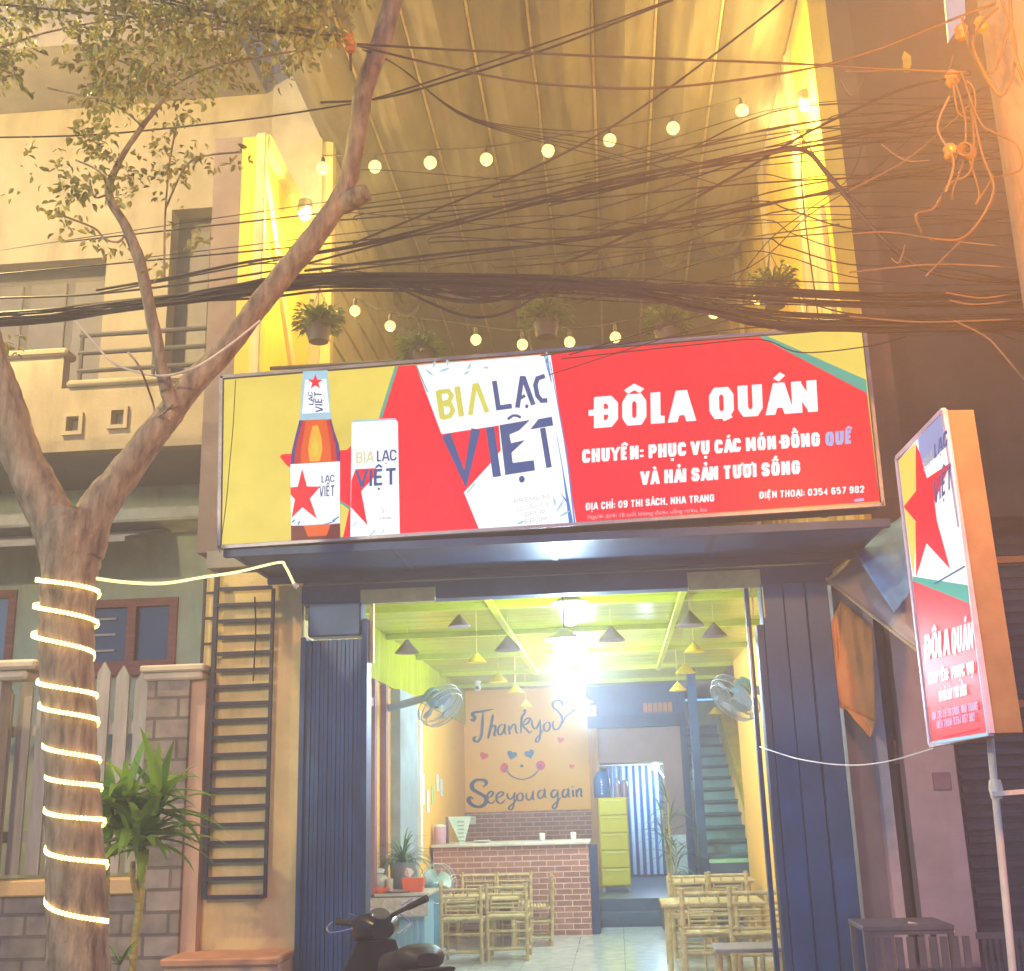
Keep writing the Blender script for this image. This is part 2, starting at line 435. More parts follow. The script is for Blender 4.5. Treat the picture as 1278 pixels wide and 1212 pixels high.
for i in range(6):
    x = at(803, 885, Y=YB - .05).x + i * .075
    vt.box(x, x + .062, YB - .05, YB + .015, a.z + .16, a.z + .3)
vt.build('vent_block', mat('terracotta', (.55, .28, .16, 1), .8), shop)
MB().box(.72, 1.0, YB - .06, YB - .004, 1.0, a.z - .062).build('back_pier', lav, shop)
MB().box(1.0, 1.11, 15.44, 15.58, .3, CZ - .06).build('stair_post', steel, shop)
MB().box(1.0, 1.11, YB - .05, YB + .12, .3, CZ - .1).build('stair_post', steel, shop)
# raised rear floor with two treads
st = MB().box(mxr + .02, 1.95, 15.7, 22, -.2, .3).box(mxr - .05, 1.95, 15.43, 15.698, -.2, .15)
st.build('rear_step', mat('blue_slate', (.07, .13, .22, 1), .35, var=.25), shop)
MB().box(-.6, 1.95, 21.6, 21.7, .3, CZ).build('rear_wall', mat('pale_green_plaster', (.6, .72, .62, 1), .7), shop)
# staircase seen head on behind the tables
tread = mat('teal_tread', (.17, .36, .40, 1), .4, var=.2)
stair = thing('staircase', 'steep teal staircase with a yellow edge board rising at the back of the dining room', 'staircase', (1.3, 15.5, 0))
p0, p1 = at(905, 1066, Y=15.6), at(883, 905, Y=19.4)
N = 12
ts = MB(); rs = MB()
for i in range(N):
    t = i / (N - 1); z = p0.z + (p1.z - p0.z) * t; y = p0.y + (p1.y - p0.y) * t
    MB().box(1.115, 1.69, y - .05, y + .36, z - .045, z, .008).build('tread', mat('dark_teal', (.05, .13, .18, 1), .4), stair)
    MB().box(1.117, 1.688, y + .0, y + .02, z - (p1.z - p0.z) / (N - 1) + .001, z - .046).build('riser', tread, stair)
MB().box(1.12, 1.94, 15.45, 15.58, .302, p0.z - .1).build('base_block', mat('blue_wall_paint', (.06, .12, .22, 1), .5), stair)
MB().box(1.12, 1.9, 15.43, 15.6, p0.z - .098, p0.z - .05).build('base_cap', mat('mint_paint', (.3, .62, .45, 1), .4), stair)
a, b = at(898, 880, Y=19.0), at(944, 1068, Y=15.5)
MB().prism([(1.74, 15.48, p0.z - .04), (1.74, 15.48, p0.z + .2), (1.74, 19.6, p1.z + .3), (1.74, 19.6, p1.z)], (.2, 0, 0)).build('edge_board', mat('bright_yellow_paint', (.78, .64, .01, 1), .45), stair)

# ------------------------------------------------------------------ upper terrace: side walls, sliding canvas roof
ty = mat('terrace_yellow', (.78, .56, .06, 1), .7, var=.12, scale=2, stain=.3)
tg = mat('terrace_grey_cream', (.42, .36, .24, 1), .75, var=.15, stain=.3)
terr = thing('roof_terrace', 'tall open terrace above the sign with yellow side walls and a ribbed back', 'building', (-.4, YF, CZ + .22))
TZ = CZ + .222
MB().box(-2.86, -2.70, YF + .04, 9.95, TZ, 7.0).build('side_wall', ty, terr)
MB().box(-3.12, -2.862, YF + .1, 9.9, TZ, 7.05).build('corner_pier', mat('mauve_pier', (.20, .15, .15, 1), .8), terr)
MB().box(-2.72, -2.64, YF - .02, YF + .04, TZ, 7.0, .01).bar((-2.69, YF + .05, 6.95), (-2.69, 9.95, 6.95), .12, .14).bar((-2.69, YF + .05, 6.75), (-2.69, 9.9, 4.6), .05, .13).build('brace', mat('cream_metal', (.72, .58, .28, 1), .5), terr)
MB().box(-2.62, -2.5, 10.0, 10.12, TZ, 9.2).build('post', mat('ochre_metal', (.6, .48, .2, 1), .45), terr)
MB().box(-3.12, -2.6, 9.96, 10.1, TZ, 9.9).build('wall_return', tg, terr)
# horizontal boarding of the left wall further in
MB().box(-3.2, -2.88, 10.13, 24, TZ, 10.2).build('side_wall', mat('mauve_pier', (.20, .15, .15, 1), .8), terr)
bd = MB(); z = TZ
while z < 9.2:
    bd.prism([(-2.56, 10.13, z), (-2.52, 10.13, z), (-2.545, 10.13, z + .345), (-2.56, 10.13, z + .345)], (0, 13.8, 0)); z += .35
bd.build('boarding', tg, terr)
MB().box(1.90, 2.05, YF + .04, 24, TZ, 10).build('side_wall', ty, terr)
MB().box(1.83, 1.899, 9.2, 9.32, TZ, 9).box(1.83, 1.899, 11.2, 11.3, TZ, 9).box(1.80, 1.86, 13.4, 13.5, TZ, 8.4).build('post', tg, terr)
# a pale sheet screens the lower right wall
sp = MB(); n = 22
for i in range(n):
    y = 8.5 + i * .2
    sp.box(1.86 + .02 * (i % 2), 1.895, y, y + .198, TZ, 6.1 - .04 * i)
sp.build('screen', mat('pale_sheet', (.62, .52, .30, 1), .6, var=.1), terr)
bw = MB()
for i in range(9):
    x = -2.5 + i * .49
    bw.box(x, x + .42, 23.9, 24, TZ, 9.2).box(x + .42, x + .49, 23.86, 24, TZ, 9.2)
bw.build('back_wall', mat('ribbed_sheet', (.24, .215, .16, 1), .6, var=.15), terr)
# terrace rail behind the plants
MB().tube([(-2.6, 8.45, 4.95), (1.85, 8.45, 4.95)], .018).build('rail', mat('dark_rail', (.05, .05, .055, 1), .5), terr)

roof = thing('canvas_roof', 'grey sliding canvas roof with sagging folds on long guide wires above the terrace', 'awning', (-.3, 8, 8))
# lanes of canvas sagging between the guide wires, bunched into scallops at their far end
lanes = [-2.62, -2.05, -1.48, -.93, -.42, .12, .66, 1.22, 1.85]
cv = MB(); ends_ = []
NU, NYY = 17, 60
for i in range(len(lanes) - 1):
    x0, x1 = lanes[i], lanes[i + 1]; k = len(cv.v); ph = R.random() * 6
    yend = (13.3, 13.3, 13.2, 13.1, 12.9, 12.7, 12.4, 12.2)[i]; ends_.append(yend)
    for j in range(NYY + 1):
        t = j / NYY; y = 6.2 + (yend - 6.2) * t
        sag = .13 + .05 * math.sin(2.1 * y + ph) + .06 * max(0, (t - .6) / .4) + .16 * max(0, (t - .9) / .1) ** 1.5
        for q in range(NU):
            s_ = q / (NU - 1); x = x0 + (x1 - x0) * s_
            b = math.sin(PI * s_)
            z = 8.0 - sag * b + .024 * math.sin(38 * x + .5 * math.sin(1.3 * y + ph) * 2 + ph) * b * (.45 + .55 * t) + .018 * math.sin(5.5 * y + ph * 2 + 3 * s_) * b
            cv.v.append(V((x, y + .1 * b * t, z)))
    for j in range(NYY):
        for q in range(NU - 1):
            a = k + j * NU + q; cv.f.append([a, a + 1, a + NU + 1, a + NU])
canvas = mat('grey_canvas', (.13, .112, .09, 1), .8, var=.3, scale=2.5, bump=.3, bscale=5, stain=.3, stretch=(2.5, .5, 1))
co = cv.build('canvas', canvas, roof); 
sm = co.modifiers.new('thickness', 'SOLIDIFY'); sm.thickness = .004
hem = MB()
for i in range(len(lanes) - 1):
    hem.tube([(lanes[i] + (lanes[i + 1] - lanes[i]) * q / 10, ends_[i] + .1 * math.sin(PI * q / 10), 7.99 - .42 * math.sin(PI * q / 10)) for q in range(11)], .035, 6)
hem.build('hem', mat('dark_hem', (.035, .03, .028, 1), .8), roof)
gw = MB()
for x in lanes[1:-1]: gw.tube([(x, 6.0, 7.985), (x, 23.8, 7.985)], .014, 6)
gw.build('guide_wire', mat('galvanised', (.6, .5, .34, 1), .4, metal=.5), roof)
# fixed sheeting behind the sliding part
fx = MB()
for i in range(6):
    x0 = -2.6 + i * .75
    fx.box(x0 + .01, x0 + .74, 11.4, 24, 8.32, 8.34).box(x0 - .02, x0 + .03, 11.4, 24, 8.2, 8.319)
fx.build('fixed_sheet', mat('roof_sheet', (.17, .155, .12, 1), .7, var=.2, stretch=(1, .3, 1)), roof)
MB().box(-2.65, 1.9, 13.35, 13.47, 8.06, 8.3).build('cross_beam', steel2, roof)

# ------------------------------------------------------------------ house next door on the left
cream = mat('cream_plaster', (.36, .30, .20, 1), .8, var=.14, scale=2, stain=.55)
nb = thing('neighbour_house', 'cream two storey house with a balcony and red framed window beside the restaurant', 'building', (-5, 9.8, 0))
a0, a1 = at(0, 330, Y=10), at(122, 480, Y=10)
c1 = at(215, 262, Y=10); c2 = at(300, 300, Y=10)
def wallholes(x0, x1, y0, y1, z0, z1, holes):
    mb = MB(); xs = sorted({x0, x1, *[h[0] for h in holes], *[h[1] for h in holes]}); zs = sorted({z0, z1, *[h[2] for h in holes], *[h[3] for h in holes]})
    xs = [x for x in xs if x0 <= x <= x1]; zs = [z for z in zs if z0 <= z <= z1]
    for i in range(len(xs) - 1):
        for j in range(len(zs) - 1):
            xm, zm = (xs[i] + xs[i + 1]) / 2, (zs[j] + zs[j + 1]) / 2
            if not any(h[0] < xm < h[1] and h[2] < zm < h[3] for h in holes): mb.box(xs[i], xs[i + 1], y0, y1, zs[j], zs[j + 1])
    return mb
zb0 = at(150, 560, Y=8.6).z            # underside of the balcony
h1 = (-9.2, a1.x, zb0 + .35, a0.z); h2 = (c1.x, c2.x, zb0 + .35, c1.z)
wallholes(-10, -3.13, 10, 10.2, zb0 + .1, 13, [h1, h2]).build('upper_wall', cream, nb, smooth=False)
dk = mat('dim_door_paint', (.11, .10, .10, 1), .6, var=.25)
d = MB().box(h1[0] - .05, h1[1] + .05, 10.32, 10.4, zb0, h1[3] + .1).build('balcony_door', dk, nb)
pn = MB()
for i in range(9):
    x = h1[0] + .3 + i * .46
    pn.box(x, x + .38, 10.29, 10.318, zb0 + .4, h1[3] - .1, .008)
pn.build('door_panel', mat('dim_panel_paint', (.15, .135, .13, 1), .5), d)
d = MB().box(h2[0] - .05, h2[1] + .05, 10.32, 10.4, zb0, h2[3] + .1).build('balcony_door', dk, nb)
MB().box(h2[0] + .08, h2[0] + .3, 10.29, 10.318, zb0 + .4, h2[3] - .1, .008).box(h2[0] + .34, h2[1] - .05, 10.29, 10.318, zb0 + .4, h2[3] - .1, .008).build('door_panel', mat('dim_panel_paint', (.15, .135, .13, 1)), d)
MB().box(-10, -3.2, 9.0, 9.995, at(60, 100, Y=9.5).z, at(60, 100, Y=9.5).z + .25).build('eave', mat('eave_concrete', (.2, .17, .14, 1), .85), nb)
# balcony slab, parapet with two small square vents, rails
pt, pb = at(150, 481, Y=8.6).z, zb0
v1, v2 = at(92, 530, Y=8.6), at(148, 522, Y=8.6)
hs = [(p.x - .05, p.x + .05, p.z - .06, p.z + .06) for p in (v1, v2)]
px0 = at(77, 480, Y=8.6).x
wallholes(-10, -3.12, 8.6, 8.72, pb, pt, hs).box(-10, px0, 8.601, 8.719, pt + .001, at(30, 448, Y=8.6).z).build('parapet', cream, nb, smooth=False)
for p in (v1, v2):
    fr = MB().box(p.x - .085, p.x - .052, 8.57, 8.6, p.z - .095, p.z + .095).box(p.x + .052, p.x + .085, 8.57, 8.6, p.z - .095, p.z + .095).box(p.x - .052, p.x + .052, 8.571, 8.6, p.z + .062, p.z + .095).box(p.x - .052, p.x + .052, 8.571, 8.6, p.z - .095, p.z - .062)
    fr = fr.build('vent_frame', cream, nb)
    MB().box(p.x - .05, p.x + .05, 8.68, 8.7, p.z - .06, p.z + .06).build('vent_back', mat('grey_vent', (.25, .25, .28, 1), .7), fr)
MB().box(-10, px0 + .04, 8.56, 8.76, at(30, 448, Y=8.6).z + .001, at(30, 448, Y=8.6).z + .07, .02).box(px0 + .05, -3.12, 8.56, 8.76, pt + .001, pt + .06, .02).build('coping', cream, nb)
MB().box(-10, -3.12, 8.73, 9.995, pb + .02, pb + .16).build('balcony_slab', mat('grey_soffit', (.24, .23, .23, 1), .85, var=.1, stain=.2), nb)
rl = MB()
for k in range(3):
    z = pt + .17 + k * .16
    rl.tube([(px0 + .1, 8.66, z), (-3.14, 8.66, z)], .022, 8)
for x in (px0 + .12, px0 + .75, -3.2): rl.tube([(x, 8.66, pt + .06), (x, 8.66, pt + .52)], .018, 8)
rl.build('balcony_rail', mat('dark_rail', (.05, .05, .055, 1)), nb)
# ground floor: pale green wall, lit ledge, sloping awning, red timber window
green = mat('pale_green_wall', (.50, .58, .42, 1), .75, var=.12, stain=.4)
wa, wb = at(-20, 752, Y=9.8), at(219, 833, Y=9.8)
wx0 = at(52, 790, Y=9.8).x
wallholes(-10, -3.06, 9.8, 10.0, -.15, pb + .02, [(wx0, wb.x, wb.z, wa.z - .03), (-8, wx0 - .25, wb.z, wa.z + .1)]).build('lower_wall', green, nb, smooth=False)
MB().box(-10, -3.05, 9.3, 9.795, at(150, 640, Y=9.3).z - .08, at(150, 640, Y=9.3).z + .05, .02).build('ledge', mat('pale_ledge', (.70, .68, .48, 1), .6), nb)
aw0, aw1 = at(128, 700, Y=9.0), at(262, 655, Y=9.0)
MB().prism([(-10, 8.75, aw0.z + .1), (-10, 9.79, aw0.z + .42), (-10, 9.79, aw0.z + .46), (-10, 8.75, aw0.z + .14)], (6.15, 0, 0)).build('awning', mat('slate_awning', (.16, .17, .19, 1), .6, var=.2), nb)
wr = mat('red_timber', (.33, .10, .07, 1), .5, var=.3, stretch=(1, 1, 6))
def window(x0, x1, z0, z1, y, muntins, gm):
    f = MB(); t = .07
    f.box(x0, x0 + t, y - .03, y + .06, z0, z1).box(x1 - t, x1, y - .03, y + .06, z0, z1).box(x0 + t, x1 - t, y - .03, y + .06, z1 - t, z1).box(x0 + t, x1 - t, y - .03, y + .06, z0, z0 + t)
    for k in range(muntins):
        x = x0 + (x1 - x0) * (k + 1) / (muntins + 1)
        f.box(x - .04, x + .04, y - .028, y + .058, z0 + t, z1 - t)
    f.box(x0 - .06, x1 + .06, y - .09, y - .031, z0 - .06, z0 + .01)
    f = f.build('window', wr, nb)
    MB().box(x0 + t, x1 - t, y + .02, y + .03, z0 + t, z1 - t).build('pane', gm, f)
    return f
pane = glassmat('dark_pane', (.06, .06, .075, 1))
f = window(wx0, wb.x, wb.z, wa.z - .03, 9.8, 2, pane)
lv = MB()
for k in range(4): lv.box(wx0 + 1.0 if False else wb.x - .95, wb.x - .56, 9.792, 9.81, wb.z + .16 + k * .14, wb.z + .18 + k * .14)
lv.build('bar', mat('pale_bar', (.55, .5, .42, 1), .5), f)
window(-8, wx0 - .25, wb.z, wa.z + .1, 9.8, 4, glassmat('blue_pane', (.18, .27, .36, 1), .2))

# garden front: stone base with picket fence, gate pier
stone = brick('field_stone', (.30, .25, .20, 1), (.20, .17, .14, 1), (.13, .11, .09, 1), 2.6, bw=.9, rh=.38, msize=.03, rough=.8, bump=1, nvar=.8)
cap_o = mat('ochre_coping', (.68, .45, .20, 1), .7, var=.1, stain=.2)
zc0, zc1 = at(60, 1117, Y=8.3).z, at(60, 1097, Y=8.3).z
xp0, xp1 = at(186, 860, Y=8.2).x, at(238, 860, Y=8.2).x
base = thing('garden_wall', 'low stone garden wall with an ochre coping under the picket fence', 'wall', (-5, 8.3, -.1))
MB().box(-9, xp0 - .01, 8.2, 8.45, -.15, zc0).build('stonework', stone, base)
MB().box(-9, xp0 - .01, 8.16, 8.49, zc0 + .001, zc1, .01).build('coping', cap_o, base)
fence = thing('picket_fence', 'pale grey picket fence with arched pointed boards on the stone garden wall', 'fence', (-5, 8.32, zc1))
pk = mat('grey_picket', (.42, .40, .36, 1), .65, var=.2, stretch=(6, 6, .6), stain=.25)
x = xp0 - .06; i = 0
while x > -7.2:
    zt = at(60, 838, Y=8.3).z + .09 * math.sin(i * .55) - .02
    MB().prism([(x - .1, 8.33, zc1 + .03), (x, 8.33, zc1 + .03), (x, 8.33, zt - .08), (x - .05, 8.33, zt), (x - .1, 8.33, zt - .08)], (0, .025, 0)).build('picket', pk, fence)
    x -= .148; i += 1
MB().box(-7.3, xp0 - .02, 8.357, 8.39, zc1 + .25, zc1 + .33).box(-7.3, xp0 - .02, 8.357, 8.39, zc1 + 1.0, zc1 + 1.08).build('rail', pk, fence)
pier = thing('gate_pier', 'square stone faced gate pier with a moulded cap beside the iron ladder', 'pillar', (xp0 + .2, 8.3, -.1))
zt = at(210, 850, Y=8.2).z
MB().box(xp0, xp1, 8.17, 8.21, -.15, zt).build('stone_face', stone, pier)
MB().box(xp0, xp1 + .11, 8.211, 8.6, -.15, zt - .001).build('core', mat('pink_render', (.60, .40, .26, 1), .8, var=.12, stain=.3), pier)
MB().box(xp0 - .05, xp1 + .12, 8.12, 8.66, zt + .06, zt + .11, .012).box(xp0 - .03, xp1 + .1, 8.14, 8.64, zt + .001, zt + .059, .015).build('cap', mat('cream_cap', (.66, .58, .42, 1), .7), pier)
p2 = at(20, 850, Y=8.05)
pier2 = thing('gate_post', 'broad cream gate post with layered cap behind the light wrapped tree', 'pillar', (p2.x, 8.1, -.1))
MB().box(p2.x - .6, p2.x - .08, 8.0, 8.15, zc1, p2.z).build('shaft', pk, pier2)
MB().box(p2.x - .6, p2.x + .12, 7.96, 8.16, p2.z + .001, p2.z + .07, .02).box(p2.x - .5, p2.x + .2, 7.92, 8.17, p2.z + .071, p2.z + .14, .02).build('cap', mat('cream_cap', (.66, .58, .42, 1)), pier2)
# tiled step at the foot of the yellow pier
ld = thing('tiled_step', 'terracotta tiled step at the foot of the yellow wall', 'step', (-2.7, 8, -.1))
e0, e1 = at(190, 1196, Y=7.9), at(372, 1190, Y=7.9)
MB().box(e0.x + .1, -2.25, 7.86, YF - .003, -.12, e0.z - .05).build('riser', mat('pink_render', (.6, .4, .26, 1)), ld)
MB().box(e0.x + .08, -2.24, 7.82, YF - .003, e0.z - .049, e0.z, .01).build('tile_top', mat('terracotta', (.55, .28, .16, 1)), ld)

# iron ladder fixed upright against the yellow wall
lad = thing('iron_ladder', 'black iron ladder with many rungs fixed upright on the yellow wall', 'ladder', (-2.7, 8.24, .95))
im = mat('black_iron', (.03, .03, .045, 1), .5, metal=.4)
la, lb = at(268, 738, Y=8.24), at(345, 738, Y=8.24)
lz0 = at(265, 1122, Y=8.24).z
MB().box(la.x, la.x + .03, 8.22, 8.26, lz0, la.z + .15).build('stile', im, lad)
MB().box(-2.47, -2.45, 8.22, 8.26, lz0, lb.z + .02).build('stile', im, lad)
nr = 19
for i in range(nr):
    z = lz0 + .012 + (la.z - lz0) * i / (nr - 1)
    MB().bar((la.x + .031, 8.24, z), (-2.471, 8.24, z + .004 * R.uniform(-1, 1)), .03, .026).build('rung', im, lad)
MB().box(la.x - .09, la.x - .07, 8.24, 8.26, at(265, 845, Y=8.24).z, la.z + .12).build('stand_off', im, lad)
for k in range(5):
    z = la.z - .02 - k * .19
    MB().box(la.x - .069, la.x - .001, 8.245, 8.255, z, z + .02).build('bracket', im, lad)

# ------------------------------------------------------------------ houses on the right
dark = mat('umber_render', (.10, .06, .042, 1), .9, var=.3, scale=2, stain=.5)
rb = thing('dark_house', 'tall dark brown house front behind the cable tangle beside the restaurant', 'building', (4, 8.9, 0))
MB().box(2.052, 9, 8.9, 9.1, 3.6, 12.5).build('front_wall', dark, rb)
MB().box(2.052, 2.30, 8.6, 8.9, 3.6, 12.4).build('corner_pier', mat('brown_pier', (.15, .09, .06, 1), .8, stain=.2), rb)
a, b = at(1050, 640, Y=8.4), at(1278, 560, Y=8.4)
MB().box(1.95, 9, 8.3, 8.899, 3.42, 3.6).build('string_course', dark, rb)
lavw = mat('mauve_wall', (.42, .34, .36, 1), .8, var=.12, stain=.25)
lw = thing('side_house', 'mauve ground floor house front with narrow wall strips and dark gaps beside the blue shutter', 'building', (2.6, 8.6, 0))
x0, x1 = at(1072, 800, Y=8.5).x, at(1108, 960, Y=8.5).x
MB().box(x0 - .02, x1, 8.45, 8.6, .4, 3.415).build('wall_strip', mat('grey_mauve_wall', (.62, .52, .50, 1), .8, stain=.2), lw)
x2, x3 = at(1132, 1000, Y=8.5).x, at(1196, 1000, Y=8.5).x
MB().box(x2, x3, 8.45, 8.6, .4, 3.415).build('wall_strip', lavw, lw)
MB().box(x1 + .001, x2 - .001, 8.7, 8.8, -.1, 3.415).build('door', mat('slate_blue_door', (.09, .09, .16, 1), .6, var=.4, scale=3), lw)
q = at(1126, 938, Y=8.6)
MB().box(q.x - .04, q.x + .03, 8.66, 8.69, q.z - .08, q.z + .08).build('notice', mat('pale_red_notice', (.55, .2, .17, 1), .6), lw)
MB().box(x3 + .001, 6, 8.75, 8.85, -.1, 3.415).build('shutter', mat('plum_shutter', (.07, .045, .075, 1), .6, var=.35, scale=6, stretch=(1, 1, 3)), lw)
MB().box(1.82, 6, 9.0, 9.1, -.1, 3.415).build('back_wall', dark, lw)
sl = MB()
for i in range(34): sl.box(x3 + .1, 5.8, 8.72, 8.748, .5 + i * .085, .54 + i * .085)
sl.build('slat', mat('plum_slat', (.09, .06, .085, 1), .55), lw)
q = at(1175, 975, Y=8.45)
MB().box(q.x - .06, q.x + .06, 8.435, 8.449, q.z - .06, q.z + .06, .004).build('wall_box', mat('grey_plum', (.25, .17, .2, 1)), lw)
MB().box(1.81, 6, 8.2, 8.9, -.14, .4).build('plinth', mat('grey_plinth', (.22, .18, .19, 1), .85, stain=.3), lw)
# awnings
def sheet(name, cs, mt, par, n=14, wave=.02, thick=.006):
    a, b, c, d = [V(p) for p in cs]; mb = MB()
    for j in range(n + 1):
        for i in range(n + 1):
            s_, t = i / n, j / n
            p = a.lerp(b, s_).lerp(d.lerp(c, s_), t)
            nrm = (b - a).cross(d - a).normalized()
            mb.v.append(p + nrm * (wave * math.sin(7 * s_ + 5 * t) * math.sin(PI * t) + wave * .6 * math.sin(17 * s_ - 9 * t) * math.sin(PI * s_)))
    for j in range(n):
        for i in range(n): k = j * (n + 1) + i; mb.f.append([k, k + 1, k + n + 2, k + n + 1])
    o = mb.build(name, mt, par)
    s_ = o.modifiers.new('thickness', 'SOLIDIFY'); s_.thickness = thick
    return o
P = lambda x, y, Y: at(x, y, Y=Y)
tp = thing('grey_awning', 'grey tarpaulin awning with a pale blue patch sloping beside the blue shutter', 'awning', P(1100, 730, 7.9))
sheet('cover', [P(1030, 722, 8.3), P(1148, 632, 8.3), P(1180, 842, 6.6), P(1172, 830, 6.7)], mat('grey_tarp', (.36, .35, .40, 1), .6, var=.15), tp)
sheet('blue_patch', [P(1066, 690, 8.1), P(1132, 640, 8.1), P(1140, 735, 7.1), P(1116, 765, 7.0)], mat('blue_tarp', (.12, .32, .66, 1), .5, var=.2), tp, wave=.008)
MB().tube([P(1030, 722, 8.3), P(1176, 836, 6.65)], .012, 8).tube([P(1030, 722, 8.3), P(1148, 632, 8.3)], .012, 8).build('edge_tube', mat('galvanised', (.6, .5, .34, 1)), tp)
ot = thing('orange_tarpaulin', 'orange tarpaulin hanging in folds from the grey awning beside the shutter', 'tarpaulin', P(1065, 900, 8.2))
sheet('cloth', [P(1049, 750, 8.25), P(1089, 784, 8.2), P(1093, 900, 8.2), P(1040, 880, 8.25)], mat('orange_tarp', (.72, .32, .08, 1), .55, var=.15, bump=.3, bscale=6), ot, wave=.02)
sheet('flap', [P(1036, 778, 8.24), P(1049, 751, 8.24), P(1050, 880, 8.24), P(1042, 872, 8.24)], mat('orange_tarp', (.72, .32, .08, 1)), ot, wave=.01)
sheet('flap', [P(1055, 884, 8.22), P(1093, 901, 8.19), P(1087, 920, 8.18), P(1084, 918, 8.18)], mat('orange_tarp', (.72, .32, .08, 1)), ot, wave=.01)
# plastic barrier and street rack on the pavement
cr = thing('street_rack', 'grey perforated metal rack standing on the pavement right of the shutter', 'rack', (1.75, 7.4, -.02))
gm = mat('worn_grey_metal', (.14, .12, .15, 1), .55, metal=.3, var=.25)
a, b = P(1072, 1158, 7.4), P(1175, 1165, 7.4)
for x in (a.x, b.x):
    for y in (7.2, 7.6): MB().box(x - .015, x + .015, y - .015, y + .015, -.02, a.z).build('leg', gm, cr)
tr = MB().box(a.x - .02, b.x + .02, 7.18, 7.62, a.z + .001, a.z + .03, .005)
for i in range(9): tr.box(a.x + .03 + i * .062, a.x + .07 + i * .062, 7.17, 7.18, a.z - .2, a.z - .03)
tr.box(a.x - .01, b.x + .01, 7.19, 7.2, a.z - .23, a.z - .21).box(a.x - .01, b.x + .01, 7.19, 7.2, a.z - .02, a.z)
tr.build('tray', gm, cr)
MB().tube([P(1133, 1153, 7.3), P(1192, 1164, 7.25)], .014, 8).build('pole', mat('pale_pole', (.7, .6, .4, 1), .4), cr)
gr = thing('folded_grille', 'dark folded metal grille leaning in front of the plum shutter by the white pipe', 'grille', (2.3, 8.1, .4))
a, b = P(1225, 1172, 8.1), P(1262, 1172, 8.1)
g = MB()
for i in range(12): g.box(a.x + i * .04, a.x + i * .04 + .018, 8.09, 8.11, .4, a.z)
g.build('bar', gm, gr)
MB().box(a.x - .03, a.x + .5, 8.085, 8.115, a.z + .001, a.z + .04).build('top_rail', gm, gr)

